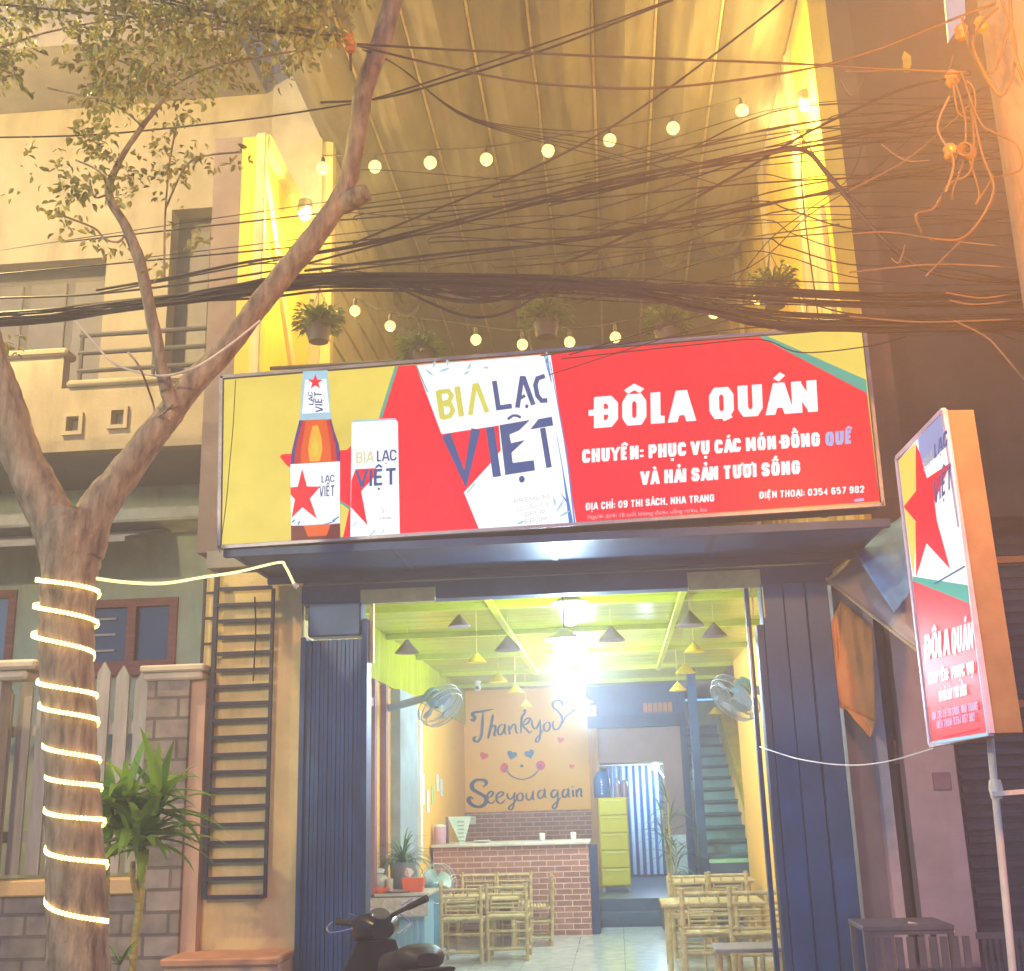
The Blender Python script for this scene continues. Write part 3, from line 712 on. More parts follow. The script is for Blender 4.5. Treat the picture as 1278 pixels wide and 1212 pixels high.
# ------------------------------------------------------------------ lettering
# strokes of a bold condensed sans: each letter is (width, [polyline, ...]) on a unit cell; 'o' marks a closed line
_O = [(0, .2), (0, .8), (.22, 1), (.78, 1), (1, .8), (1, .2), (.78, 0), (.22, 0), (0, .2)]
_C = [(1, .74), (1, .84), (.78, 1), (.22, 1), (0, .8), (0, .2), (.22, 0), (.78, 0), (1, .16), (1, .26)]
FONT = {
 'A': (1.05, [[(0, 0), (.4, 1), (.6, 1), (1, 0)], [(.2, .27), (.8, .27)]]), 'B': (.95, [[(0, 0), (0, 1), (.75, 1), (.95, .86), (.95, .66), (.75, .53), (0, .53)], [(.75, .53), (1, .38), (1, .16), (.8, 0), (0, 0)]]),
 'C': (.95, [_C]), 'D': (1, [[(0, 0), (0, 1), (.7, 1), (1, .8), (1, .2), (.7, 0), (0, 0)]]), 'E': (.85, [[(1, 1), (0, 1), (0, 0), (1, 0)], [(0, .52), (.9, .52)]]),
 'F': (.85, [[(1, 1), (0, 1), (0, 0)], [(0, .52), (.9, .52)]]), 'G': (1, [[(1, .74), (1, .84), (.78, 1), (.22, 1), (0, .8), (0, .2), (.22, 0), (.78, 0), (1, .2), (1, .48), (.55, .48)]]),
 'H': (1, [[(0, 0), (0, 1)], [(1, 0), (1, 1)], [(0, .52), (1, .52)]]), 'I': (.0, [[(0, 0), (0, 1)]]), 'L': (.62, [[(0, 1), (0, 0), (1, 0)]]),
 'M': (1.3, [[(0, 0), (0, 1)], [(1, 0), (1, 1)], [(.06, .96), (.5, .3), (.94, .96)]]), 'N': (1.05, [[(0, 0), (0, 1)], [(1, 0), (1, 1)], [(.06, .96), (.94, .04)]]), 'O': (1, [_O]), 'P': (.95, [[(0, 0), (0, 1), (.78, 1), (1, .84), (1, .6), (.78, .44), (0, .44)]]),
 'Q': (1, [_O, [(.6, .12), (.95, -.2)]]), 'R': (.98, [[(0, 0), (0, 1), (.78, 1), (1, .85), (1, .63), (.78, .48), (0, .48)], [(.5, .48), (1, 0)]]),
 'S': (.95, [[(1, .74), (1, .85), (.78, 1), (.22, 1), (0, .86), (0, .66), (.2, .55), (.8, .45), (1, .34), (1, .15), (.78, 0), (.22, 0), (0, .15), (0, .26)]]),
 'T': (.95, [[(0, 1), (1, 1)], [(.5, 1), (.5, 0)]]), 'U': (1, [[(0, 1), (0, .2), (.22, 0), (.78, 0), (1, .2), (1, 1)]]), 'V': (1.05, [[(0, 1), (.42, 0), (.58, 0), (1, 1)]]),
 'X': (1, [[(0, 0), (1, 1)], [(0, 1), (1, 0)]]), 'Y': (1, [[(0, 1), (.5, .45), (1, 1)], [(.5, .45), (.5, 0)]]),
 '0': (.95, [_O]), '1': (.4, [[(0, .8), (1, 1), (1, 0)]]), '2': (.95, [[(0, .75), (0, .85), (.22, 1), (.78, 1), (1, .85), (1, .65), (0, 0), (1, 0)]]),
 '3': (.95, [[(0, .84), (.22, 1), (.78, 1), (1, .85), (1, .66), (.8, .53), (.4, .53)], [(.8, .53), (1, .4), (1, .16), (.78, 0), (.22, 0), (0, .16)]]), '4': (1, [[(.75, 0), (.75, 1), (0, .28), (1, .28)]]),
 '5': (.95, [[(.95, 1), (.05, 1), (0, .55), (.78, .58), (1, .42), (1, .16), (.78, 0), (.22, 0), (0, .16)]]), '6': (.95, [[(1, .84), (.78, 1), (.22, 1), (0, .8), (0, .2), (.22, 0), (.78, 0), (1, .18), (1, .4), (.78, .55), (0, .5)]]),
 '7': (.95, [[(0, 1), (1, 1), (.4, 0)]]), '8': (.95, [[(.22, .53), (0, .68), (0, .86), (.22, 1), (.78, 1), (1, .86), (1, .68), (.78, .53), (.22, .53), (0, .38), (0, .15), (.22, 0), (.78, 0), (1, .15), (1, .38), (.78, .53)]]),
 '9': (.95, [[(0, .16), (.22, 0), (.78, 0), (1, .2), (1, .8), (.78, 1), (.22, 1), (0, .84), (0, .6), (.22, .45), (1, .5)]]),
 ':': (.0, [[(0, .06), (0, .18)], [(0, .56), (0, .68)]]), ',': (.1, [[(.6, .08), (0, -.2)]]), '.': (0, [[(0, 0), (0, .08)]]), '%': (1, [[(0, 0), (1, 1)]]),
}
def ribbon2(pts, wd):
    """outline of a mitred stroke, flat, as quads"""
    n = len(pts); L = []; Rr = []; P_ = [V((p[0], p[1], 0)) for p in pts]
    closed = (P_[0] - P_[-1]).length < 1e-6 and n > 2
    ws = wd if isinstance(wd, (list, tuple)) else [wd] * n
    for i in range(n):
        a = (P_[i] - P_[i - 1]) if i else ((P_[0] - P_[-2]) if closed else P_[1] - P_[0])
        b = (P_[i + 1] - P_[i]) if i < n - 1 else ((P_[1] - P_[0]) if closed else a)
        a = a.normalized() if a.length > 1e-9 else b.normalized(); b = b.normalized() if b.length > 1e-9 else a
        na, nb_ = V((-a.y, a.x, 0)), V((-b.y, b.x, 0)); mdir = na + nb_
        mdir = mdir.normalized() if mdir.length > 1e-6 else na
        k = min(1 / max(mdir.dot(na), .2), 1.9)
        L.append(P_[i] + mdir * ws[i] / 2 * k); Rr.append(P_[i] - mdir * ws[i] / 2 * k)
    return [(L[i], L[i + 1], Rr[i + 1], Rr[i]) for i in range(n - 1)]
def text2(s, wid, t, gap):
    """strokes of a line of capitals: cap height 1, letter width wid, stroke t -> (list of (poly, width)), total width"""
    out = []; x = 0
    s_n = unicodedata.normalize('NFC', s)
    for i_, ch in enumerate(s_n):
        if ch == ' ': x += wid * .75; continue
        dec = unicodedata.normalize('NFD', ch); b = dec[0]; marks = dec[1:]
        bar = b == 'Đ'; b = 'D' if bar else b
        w_, st = FONT[b]; cw = w_ * wid
        X = lambda u: x + t / 2 + u * cw
        Y_ = lambda v: t / 2 + v * (1 - t)
        for pl in st:
            k = []
            for (u, v) in pl: k.append((X(u), Y_(v)))
            # run open vertical ends out to the cell edge
            if abs(k[0][0] - k[1][0]) < 1e-6: k[0] = (k[0][0], k[0][1] + math.copysign(t / 2, k[0][1] - k[1][1]) * (1 if pl[0][1] in (0, 1) else .3))
            if abs(k[-1][0] - k[-2][0]) < 1e-6: k[-1] = (k[-1][0], k[-1][1] + math.copysign(t / 2, k[-1][1] - k[-2][1]) * (1 if pl[-1][1] in (0, 1) else .3))
            if abs(k[0][1] - k[1][1]) < 1e-6 and len(k) == 2 and b in 'T': k[0] = (k[0][0] - t * .3, k[0][1]); k[-1] = (k[-1][0] + t * .3, k[-1][1])
            if abs(k[0][0] - k[1][0]) > 1e-6 and abs(k[0][1] - k[1][1]) > 1e-6 and pl[0][1] in (0, 1): d_ = V((k[0][0] - k[1][0], k[0][1] - k[1][1])).normalized() * t; k[0] = (k[0][0] + d_.x, k[0][1] + d_.y)
            if abs(k[-1][0] - k[-2][0]) > 1e-6 and abs(k[-1][1] - k[-2][1]) > 1e-6 and pl[-1][1] in (0, 1): d_ = V((k[-1][0] - k[-2][0], k[-1][1] - k[-2][1])).normalized() * t; k[-1] = (k[-1][0] + d_.x, k[-1][1] + d_.y)
            out.append((k, t, b not in 'Q,'))
        cx = x + t / 2 + cw / 2; tt = t * .72
        if bar: out.append(([(x - t * .55, .5), (x + t * 1.5, .5)], t * .8))
        top = 1.08
        for mk in marks:
            if mk == '\u0302': out.append(([(cx - .19, top), (cx, top + .15), (cx + .19, top)], tt)); top += .16
            elif mk == '\u0301': out.append(([(cx - .06, top + .02), (cx + .1, top + .2)], tt))
            elif mk == '\u0300': out.append(([(cx + .06, top + .02), (cx - .1, top + .2)], tt))
            elif mk == '\u0303': out.append(([(cx - .16, top), (cx - .07, top + .09), (cx + .07, top + .03), (cx + .16, top + .12)], tt * .8))
            elif mk == '\u0309': out.append(([(cx - .09, top + .17), (cx + .05, top + .2), (cx + .07, top + .1), (cx, top + .02)], tt * .8))
            elif mk == '\u0323': out.append(([(cx, -.13), (cx, -.13 - tt * 1.1)], tt * 1.1))
            elif mk == '\u031b': out.append(([(x + cw + t * .7, .9), (x + cw + t * 1.35, .95), (x + cw + t * 1.3, 1.12)], tt * .7))
        x += cw + t + gap - (t * .45 if b in 'LA' and i_ + 1 < len(s_n) and s_n[i_ + 1] != ' ' else 0)
    return out, x - gap
def letter_mb(s, P0, P1, Hv, nrm, wid=.36, t=.2, gap=.1, thick=.002):
    """text along P0->P1 (its whole length), cap height vector Hv, slightly proud of the panel along nrm"""
    st, W = text2(s, wid, t, gap); mb = MB(); P0 = V(P0); ex = (V(P1) - P0) / W; ez = V(Hv); nrm = V(nrm)
    for i, (pl, w_, *cl) in enumerate(st):
        o = nrm * (i % 5) * .00025
        for q in ribbon2(pl, w_):
            if cl and cl[0]:
                for p in q: p.y = min(1, max(0, p.y))
            a = [P0 + ex * p.x + ez * p.y + o for p in q]
            mb.quad(*a); 
    return mb

# ------------------------------------------------------------------ the big light box over the opening
YS = 7.2
K = lambda x, y, n=0: at(x, y, Y=YS - .0035 * n)
sign = thing('shop_sign', 'wide backlit sign with a beer bottle, can and white restaurant lettering over the opening', 'sign', K(690, 680))
sg_y = glow('lit_yellow_film', (.62, .50, .085, 1), 1.55); sg_r = glow('lit_red_film', (.90, .0, .03, 1), 1.35); sg_w = glow('lit_white_film', (.92, .96, 1.0, 1), 1.35)
sg_n = glow('lit_navy_film', (.03, .13, .42, 1), .8, False); sg_t = glow('lit_teal_film', (.03, .52, .42, 1), .9, False); sg_l = glow('lit_bright_yellow_film', (.85, .75, .06, 1), 1, False)
sg_c = glow('lit_pale_blue_film', (.42, .75, .95, 1), 1, False); sg_b = glow('lit_blue_film', (.03, .28, .82, 1), .9, False); sg_g = glow('lit_grey_film', (.55, .60, .64, 1), .9, False)
sg_a = glow('lit_amber_film', (.95, .12, .01, 1), 1.0, False); sg_o = glow('lit_orange_film', (1.0, .5, .03, 1), 1.1, False); sg_d = glow('lit_brown_film', (.22, .02, .03, 1), .8, False); sg_p = glow('lit_pink_film', (.95, .03, .09, 1), 1, False); sg_v = glow('lit_violet_film', (.06, .05, .36, 1), .8, False)
sg_bw = glow('lit_bluish_white_film', (.42, .55, 1.0, 1), 1, False)
TL, TR, BR, BL = K(279, 473), K(1076, 409), K(1099, 628), K(276, 681)
bk = V((0, .24, 0))
MB().prism([TL + V((-.004, .03, .004)), TR + V((.004, .03, .004)), BR + V((.004, .03, -.004)), BL + V((-.004, .03, -.004))], bk).build('cabinet', mat('sign_cabinet', (.10, .10, .13, 1), .5, metal=.3), sign)
fm = MB()
for a, b in ((TL, TR), (TR, BR), (BR, BL), (BL, TL)):
    c_ = (TL + BR) / 2; o_ = (b - a).normalized().cross(V((0, 1, 0))) * -.012
    if o_.dot((a + b) / 2 - c_) < 0: o_ = -o_
    fm.bar(a + o_ - (b - a).normalized() * .018, b + o_ + (b - a).normalized() * .018, .022, .034, up=(0, -1, 0))
fm.build('frame', mat('grey_frame', (.28, .28, .34, 1), .4, metal=.5), sign)
def flat(name, pts, m_, n, par=sign, KK=K):
    return MB().add([KK(x, y, n) for x, y in pts], [list(range(len(pts)))]).build(name, m_, par, smooth=False)
def strokes_flat(name, lines, m_, n, par=sign, KK=K, tr=lambda x, y: (x, y)):
    mb = MB()
    for j, (pl, w_) in enumerate(lines):
        for q in ribbon2(pl, w_): mb.quad(*[KK(*tr(p.x, p.y), n + .06 * (j % 6)) for p in q])
    return mb.build(name, m_, par, smooth=False)
flat('yellow_ground', [(280, 474), (1075, 410), (1098, 627), (277, 680)], sg_y, 1)
z5 = lambda x, y: (260 + .36 * x, 420 + .36 * y)
z8 = lambda x, y: (480 + .2063 * x, 430 + .2063 * y)
flat('red_field', [(496, 457), (948, 420), (1082, 490.5), (1098, 626), (428, 671.5), (436, 634), (412, 622), (357, 580), (349, 570), (352, 567), (433, 561.5), (474, 521)], sg_r, 2)
flat('green_stripe', [(493, 457), (497, 456.8), (477, 521), (473, 521)], sg_t, 3)
flat('green_stripe', [(424, 624), (424, 627), (436, 636), (437, 633)], sg_t, 3)
flat('teal_stripe', [(947.5, 420), (956.5, 419.2), (1081, 474), (1082.5, 491)], sg_t, 3)
# the big can label leaning behind the lettering
flat('can_label', [(519, 456), (687, 442), (719, 652), (597.6, 660), (579, 614.6), (612, 578.5), (625, 562), (622.5, 531), (551, 542)], sg_w, 3)
lb = []
for pl, w_ in (([(664, 220), (688, 383), (770, 372)], 30), ([(803, 383), (831, 205), (842, 205), (900, 366)], 29), ([(812, 330), (850, 308)], 20), ([(985, 338), (950, 340), (925, 310), (912, 245), (925, 205), (970, 190)], 28),
               ([(745, 452), (775, 430), (800, 430), (824, 442)], 16), ([(372, 545), (487, 815), (552, 512)], 56), ([(637, 500), (680, 800)], 50), ([(956, 505), (995, 745)], 34)): lb.append(([z8(*p) for p in pl], w_ * .2063))
strokes_flat('blue_lettering', lb, sg_n, 4)
for pts in ([(695, 488), (880, 456), (815, 520), (755, 545), (765, 597), (850, 578), (768, 655), (775, 716), (903, 700), (910, 762), (730, 790)], [(880, 515), (930, 452), (1012, 436), (1020, 490)]):
    flat('blue_lettering', [z8(*p) for p in pts], sg_n, 4)
for (cx, cy, r) in ((860, 374, 12), (830, 815, 21)): flat('lettering_dot', [z8(cx + r * .85 * math.cos(k * PI / 8), cy + r * math.sin(k * PI / 8)) for k in range(16)], sg_n, 4)
lb = [([z8(*p) for p in pl], w_ * .2063) for pl, w_ in (([(325, 280), (350, 450)], 34), ([(325, 288), (385, 282), (405, 310), (390, 345), (345, 358)], 28), ([(345, 358), (400, 365), (415, 400), (395, 432), (350, 444)], 28), ([(438, 255), (465, 435)], 34), ([(518, 427), (545, 250), (560, 248), (620, 410)], 29))]
strokes_flat('yellow_lettering', lb, glow('lit_lemon_film', (.80, .78, .12, 1), 1, False), 4)
for i, (s_, xa, xb, ya, yb) in enumerate((('PREMIUM', 785, 995, 965, 935), ('QUALITY', 803, 1000, 1007, 978), ('BEER', 850, 972, 1045, 1030), ('FROM', 850, 985, 1088, 1068))):
    a, b = K(*z8(xa, ya), 4), K(*z8(xb, yb), 4); h_ = K(*z8(xa - 4, ya - 30), 4) - a
    letter_mb(s_, a, b, h_, (0, -1, 0), wid=.75, t=.13, gap=.22).build('small_print', sg_g, sign, smooth=False)
# leaf drawings and a blue edge on the label
lf = []
for (x, y, a, L) in ((250, 150, -40, 60), (290, 140, 70, 45), (330, 165, 20, 70), (380, 130, 100, 55), (500, 150, 60, 40), (480, 180, 30, 35), (600, 140, 0, 30), (1040, 1010, 60, 90), (1060, 1040, 30, 70), (1030, 980, 100, 60), (800, 1085, 20, 50), (970, 100, 80, 60), (985, 150, 100, 50)):
    c_, s_ = math.cos(rad(a)), math.sin(rad(a))
    lf.append(([z8(x, y), z8(x + c_ * L * .5 + s_ * 5, y - s_ * L * .5), z8(x + c_ * L, y - s_ * L)], [1.2, 3.4, .8]))
strokes_flat('leaf_drawing', lf, sg_c, 4)
strokes_flat('label_edge', [([z8(975, 60), z8(985, 120), z8(1010, 230)], [5, 4, 1]), ([z8(1040, 540), z8(1075, 740), z8(1100, 900), z8(1130, 1090)], [.6, 1.2, 3, 5.5]), ([z8(1065, 900), z8(1110, 960)], [.6, 3]), ([z8(1000, 100), z8(1100, 650), z8(1150, 1080)], [1, 1.5, 2])], sg_b, 4)
strokes_flat('label_edge', [([z8(190, 122), z8(260, 290)], 1.6), ([z8(497, 900), z8(550, 838)], 1.4)], sg_t, 4)
strokes_flat('pink_ring', [([z8(340 + 68 * math.cos(k * PI / 12), 930 + 108 * math.sin(k * PI / 12)) for k in range(25)], 2.2)], sg_p, 3)
# bottle
def z5p(*p): return [z5(*q) for q in p]
flat('bottle_body', z5p((316, 289), (426, 286), (437, 330), (452, 372), (457, 402), (457, 702), (287, 710), (285, 442), (290, 395), (302, 345)), sg_v, 4)
flat('bottle_body', z5p((326, 290), (420, 287), (430, 330), (442, 378), (446, 434), (298, 440), (302, 385), (316, 335)), glow('lit_bottle_red', (.62, .015, .02, 1), 1, False), 5)
flat('bottle_body', z5p((338, 290), (408, 287), (417, 335), (424, 380), (426, 435), (320, 440), (322, 385), (332, 335)), sg_a, 5.5)
flat('bottle_body', z5p((362, 310), (380, 308), (392, 350), (396, 390), (386, 432), (352, 434), (346, 392), (352, 350)), sg_o, 6)
flat('bottle_body', z5p((367, 350), (375, 350), (381, 378), (378, 410), (365, 412), (361, 380)), sg_l, 7)
flat('bottle_body', z5p((289, 655), (455, 646), (455, 700), (289, 708)), sg_d, 5)
flat('bottle_body', z5p((330, 656), (425, 650), (410, 690), (345, 694)), sg_a, 6)
flat('neck_label', z5p((328, 121), (413, 117), (426, 286), (372, 294), (317, 290)), sg_c, 5)
flat('neck_label', z5p((336, 150), (408, 147), (420, 262), (325, 268)), sg_w, 6)
def star(cx, cy, r, rot=0, k=.4, sx=1.): return [(cx + sx * (r if i % 2 == 0 else r * k) * math.sin(rad(rot + i * 36)), cy - (r if i % 2 == 0 else r * k) * math.cos(rad(rot + i * 36))) for i in range(10)]
flat('red_star', [z5(*p) for p in star(371, 158, 28)], sg_r, 7)
flat('bottle_label', z5p((284, 443), (456, 433), (456, 648), (380, 656), (287, 656)), sg_w, 5)
flat('red_star', z5p((325, 458), (342, 520), (388, 520), (352, 562), (377, 633), (326, 592), (288, 630), (300, 565), (285, 548), (285, 523), (310, 521)), sg_r, 6)
def prt(s_, x0, y0, x1, y1, h, m_, n=7, zz=z5, KK=K, par=sign, name='lettering', **k):
    a, b = KK(*zz(x0, y0), n), KK(*zz(x1, y1), n); hv = (KK(*zz(x0, y0 - h), n) - a)
    return letter_mb(s_, a, b, hv, (0, -1, 0), **k).build(name, m_, par, smooth=False)
prt('LẠC', 392, 507, 438, 504, 25, sg_n, t=.16, wid=.5); prt('VIỆT', 385, 556, 438, 553, 38, sg_n, t=.15)
a, b = K(*z5(365, 238), 7), K(*z5(361, 192), 7); letter_mb('LẠC', a, b, K(*z5(349, 237), 7) - a, (0, -1, 0), t=.18, wid=.55).build('lettering', sg_n, sign, smooth=False)
a, b = K(*z5(398, 263), 7), K(*z5(392, 192), 7); letter_mb('VIỆT', a, b, K(*z5(372, 262), 7) - a, (0, -1, 0), t=.15, wid=.4).build('lettering', sg_n, sign, smooth=False)
strokes_flat('leaf_drawing', [(z5p((290, 645), (300, 635)), 2), (z5p((310, 652), (318, 640)), 2), (z5p((430, 640), (452, 625)), 2), (z5p((400, 652), (440, 640)), 1.5)], sg_b, 6)
# can
flat('can', z5p((497, 300), (505, 292), (560, 295), (600, 290), (645, 285), (657, 296), (664, 688), (492, 699)), sg_w, 4)
flat('can_shade', z5p((500, 291), (648, 283), (652, 290), (502, 297)), sg_c, 5)
flat('can_star', z5p((510, 460), (582, 456), (586, 476), (530, 536), (552, 655), (494, 592), (496, 500)), sg_r, 5)
prt('BIA', 512, 440, 574, 436, 38, glow('lit_straw_film', (.85, .78, .45, 1), 1, False), t=.17, wid=.5); prt('LẠC', 584, 434, 653, 430, 38, sg_n, t=.16, wid=.5); prt('VIỆT', 512, 522, 652, 513, 58, sg_n, t=.17, wid=.5)
prt('5%', 600, 612, 622, 610, 18, sg_g, t=.16); prt('330ML', 590, 636, 638, 633, 9, sg_g, t=.18)
strokes_flat('leaf_drawing', [(z5p((560, 690), (580, 670)), 2), (z5p((600, 685), (610, 668)), 1.5), (z5p((500, 660), (515, 640)), 1.6)], sg_c, 5)
# white lettering on red
z6 = lambda x, y: (680 + .3443 * x, 380 + .3443 * y)
prt('ĐÔLA QUÁN', 178, 449, 990, 388, 113, sg_w, 4, z6, t=.235, wid=.34, gap=.1)
prt('CHUYÊN: PHỤC VỤ CÁC MÓN ĐỒNG', 135, 575, 998, 513, 49, sg_w, 4, z6, t=.235, wid=.3, gap=.085)
prt('QUÊ', 1017, 512, 1116, 504, 49, sg_bw, 4, z6, t=.235, wid=.3, gap=.085)
prt('VÀ HẢI SẢN TƯƠI SỐNG', 347, 655, 926, 614, 49, sg_w, 4, z6, t=.235, wid=.3, gap=.085)
prt('ĐỊA CHỈ: 09 THI SÁCH, NHA TRANG', 149, 746, 614, 714, 26, sg_w, 4, z6, t=.21, wid=.42, gap=.12)
prt('ĐIỆN THOẠI: 0354 657 982', 778, 704, 1158, 682, 25, sg_w, 4, z6, t=.2, wid=.42, gap=.13)
flat('fine_mark', [z6(1122, 706), (z6(1156, 702)), z6(1157, 712), z6(1123, 716)], sg_bw, 4)
cu = bpy.data.curves.new('fine_print', 'FONT'); cu.body = 'Người dưới 18 tuổi không được uống rượu, bia'
to = bpy.data.objects.new('fine_print', cu); C.objects.link(to)
bpy.context.view_layer.update()
me = bpy.data.meshes.new_from_object(to.evaluated_get(bpy.context.evaluated_depsgraph_get()))
a, b = K(*z6(155, 778), 4), K(*z6(588, 750), 4); W_ = max(v.co.x for v in me.vertices); h_ = K(*z6(155, 763), 4) - a
mb = MB(); mb.add([a + (b - a) * (v.co.x / W_) + h_ * (v.co.y / .72) for v in me.vertices], [list(p.vertices) for p in me.polygons])
bpy.data.objects.remove(to); mb.build('fine_print', glow('lit_pink_white_film', (1, .62, .66, 1), 1, False), sign, smooth=False)
# brackets that carry the cabinet from the wall
bm = MB()
for x in (-2.3, -.4, 1.6): bm.bar((x, YS + .28, 3.5), (x, YF, 3.5), .05, .05).bar((x, YS + .28, 4.2), (x, YF + .02, 3.6), .04, .04)
bm.build('bracket', mat('dark_steel', (.03, .055, .13, 1)), sign)

# ------------------------------------------------------------------ narrow light box hung edge-on to the street
A1, A2, A3, A4 = at(1120, 572, Y=5.6), at(1178, 512, Y=5.0), at(1237, 915, Y=5.0), at(1162, 930, Y=5.6)
_n = (A2 - A1).cross(A4 - A1).normalized()
if _n.x > 0: _n = -_n
def K2(x, y, n=0):
    r = ray(x, y); o = A1 + _n * .003 * n
    return EYE + r * ((o - EYE).dot(_n) / r.dot(_n))
blade = thing('blade_sign', 'narrow upright lit sign with a red star, hung edge on to the street', 'sign', A3)
th = -_n * .13
MB().prism([A1 - _n * -.004 + th * .03, A2 + th * .03, A3 + th * .03, A4 + th * .03], th).build('cabinet', mat('orange_wrapped_sheet', (.32, .20, .10, 1), .35, var=.15, bump=.25, bscale=8), blade)
fm = MB()
for a, b in ((A1, A2), (A2, A3), (A3, A4), (A4, A1)): fm.bar(a, b, .022, .022, up=tuple(_n))
fm.build('frame', mat('pale_violet_frame', (.62, .50, .70, 1), .4), blade)
s2 = lambda x, y: (980 + .3963 * x, 480 + .3963 * y)
f2 = lambda nm, pts, m_, n: flat(nm, [s2(*p) for p in pts], m_, n, blade, K2)
f2('white_panel', [(356, 240), (497, 80), (512, 120), (636, 1104), (464, 1132)], sg_w, 1)
f2('blue_tint', [(418, 172), (497, 85), (514, 190), (440, 258), (424, 230)], glow('lit_sky_film', (.30, .45, .85, 1), .9, False), 2)
f2('yellow_field', [(356, 240), (408, 184), (416, 345), (395, 400), (415, 445), (404, 605), (388, 500)], sg_y, 2)
f2('red_star', [(410, 184), (424, 215), (446, 295), (522, 245), (470, 370), (478, 430), (520, 582), (445, 500), (412, 608), (410, 430), (373, 385), (412, 335)], sg_r, 3)
f2('teal_stripe', [(401, 604), (575, 632), (581, 690), (402, 618)], sg_t, 3)
f2('red_field', [(402, 618), (581, 690), (634, 1096), (461, 1124)], sg_r, 2)
f2('pale_strip', [(461, 1124), (634, 1096), (636, 1106), (463, 1134)], sg_c, 3)
def p2t(s_, x0, y0, x1, y1, h, m_, n=4, **k):
    a, b = K2(*s2(x0, y0), n), K2(*s2(x1, y1), n); hv = K2(*s2(x0 - 1, y0 - h), n) - a
    letter_mb(s_, a, b, hv, _n, **k).build('lettering', m_, blade, smooth=False)
p2t('BIA', 436, 275, 466, 238, 38, sg_g, t=.15); p2t('LẠC', 470, 235, 512, 185, 45, sg_n, t=.15); p2t('VIỆT', 468, 380, 524, 325, 75, sg_n, t=.16)
p2t('ĐÔLA', 440, 868, 518, 850, 78, sg_w, t=.22); p2t('QUÁN', 524, 848, 592, 830, 80, sg_w, t=.22)
p2t('CHUYÊN: PHỤC VỤ', 452, 945, 594, 910, 36, sg_w, t=.22); p2t('VÀ HẢI SẢN TƯƠI SỐNG', 484, 1000, 572, 978, 34, sg_w, t=.2)
p2t('ĐỊA CHỈ: 09 THI SÁCH, NHA TRANG', 464, 1056, 606, 1024, 24, sg_bw, t=.16); p2t('ĐIỆN THOẠI: 0354 657 982', 478, 1084, 598, 1058, 24, sg_bw, t=.16)
f2('fine_print', [(484, 1108), (602, 1080), (602, 1084), (484, 1112)], sg_p, 4)
strokes_flat('tape', [([s2(470, 628), s2(566, 572)], 2.2)], sg_n, 5, blade, K2)
pp = thing('white_pipe', 'thin white steel pipe standing below the narrow upright sign', 'pipe', at(1262, 1212, Y=5.25))
pw = mat('white_pipe_paint', (.62, .58, .55, 1), .45, var=.15)
a, b = at(1236, 925, Y=5.3), at(1264, 1212, Y=5.3)
MB().tube([(b.x, 5.3, -.02), (b.x, 5.3, b.z), (a.x - .0, 5.3, a.z), (a.x, 5.3, a.z + 1.2)], .016, 10).build('tube', pw, pp)
q = at(1243, 985, Y=5.3)
MB().lathe([(.024, -.04), (.03, 0), (.024, .04)], q, 12).bar(q + V((-.03, -.03, -.02)), q + V((.35, -.03, .0)), .015, .02).build('clamp', pw, pp)
MB().bar(at(1236, 700, Y=5.3) + V((-.12, 0, 0)), at(1236, 700, Y=5.3) + V((.35, 0, 0)), .03, .03).build('arm', mat('umber_iron', (.10, .07, .06, 1), .6), pp)
MB().bar(at(1236, 880, Y=5.3) + V((-.12, 0, 0)), at(1236, 880, Y=5.3) + V((.35, 0, 0)), .03, .03).build('arm', mat('umber_iron', (.10, .07, .06, 1), .6), pp)

# ------------------------------------------------------------------ street tree with a light rope
TY = 5.5
T = lambda x, y, Y=TY: at(x, y, Y=Y)
bark = mat('bark', (.28, .215, .14, 1), .9, var=.5, scale=14, bump=1.0, bscale=22, stretch=(1.3, 1.3, .35))
pxm = TY / FPX / .98                                     # metres per photo pixel at the tree
tree = thing('street_tree', 'forked street tree with a rough trunk wound in a glowing light rope', 'tree', (T(97, 1212).x, TY, -.02))
def limb(name, ps, rs, mt, par, seg=14, lump=.06):
    n = 9; pts = spline(ps, n); k = len(pts); rr = []
    for i in range(k):
        f = i / n; a = min(int(f), len(rs) - 2); t = f - a
        rr.append((rs[a] * (1 - t) + rs[min(a + 1, len(rs) - 1)] * t))
    mb = MB().tube(pts, rr, seg)
    for i in range(len(mb.v)):
        p = mb.v[i]; c = pts[min(i // seg, k - 1)]
        mb.v[i] = c + (p - c) * (1 + lump * math.sin(9 * p.x + 23 * p.z) * math.cos(31 * p.y + 7 * p.z) + R.uniform(-.045, .045))
    return mb.build(name, mt, par, angle=180)
b0 = T(97, 1212)
limb('trunk', [(b0.x + .02, TY, -.05), (b0.x, TY, .5), b0, T(95, 1100), T(89, 950), T(83, 800), T(87, 720), T(92, 668), T(96, 640)], [.19, .165, .140, .134, .124, .130, .138, .165, .15], bark, tree, 22, .03)
limb('branch', [T(84, 690), T(62, 640, 5.47), T(30, 575, 5.44), T(8, 500, 5.4), T(-14, 430, 5.35), T(-45, 300, 5.3), T(-60, 100, 5.3), T(-90, -60, 5.3), T(-140, -200, 5.35)], [.125, .115, .1, .085, .072, .065, .055, .04, .03], bark, tree)
limb('branch', [T(100, 690), T(122, 635, 5.5), T(165, 577, 5.52), T(205, 525, 5.54), T(238, 482, 5.56), T(285, 432, 5.6), T(330, 372, 5.64), T(385, 305, 5.68), T(428, 243, 5.7), T(442, 190, 5.7), T(455, 110, 5.7), T(480, 40, 5.72), T(498, -40, 5.75), T(520, -160, 5.8)], [.12, .098, .08, .072, .068, .058, .062, .064, .056, .052, .056, .06, .058, .05], bark, tree)
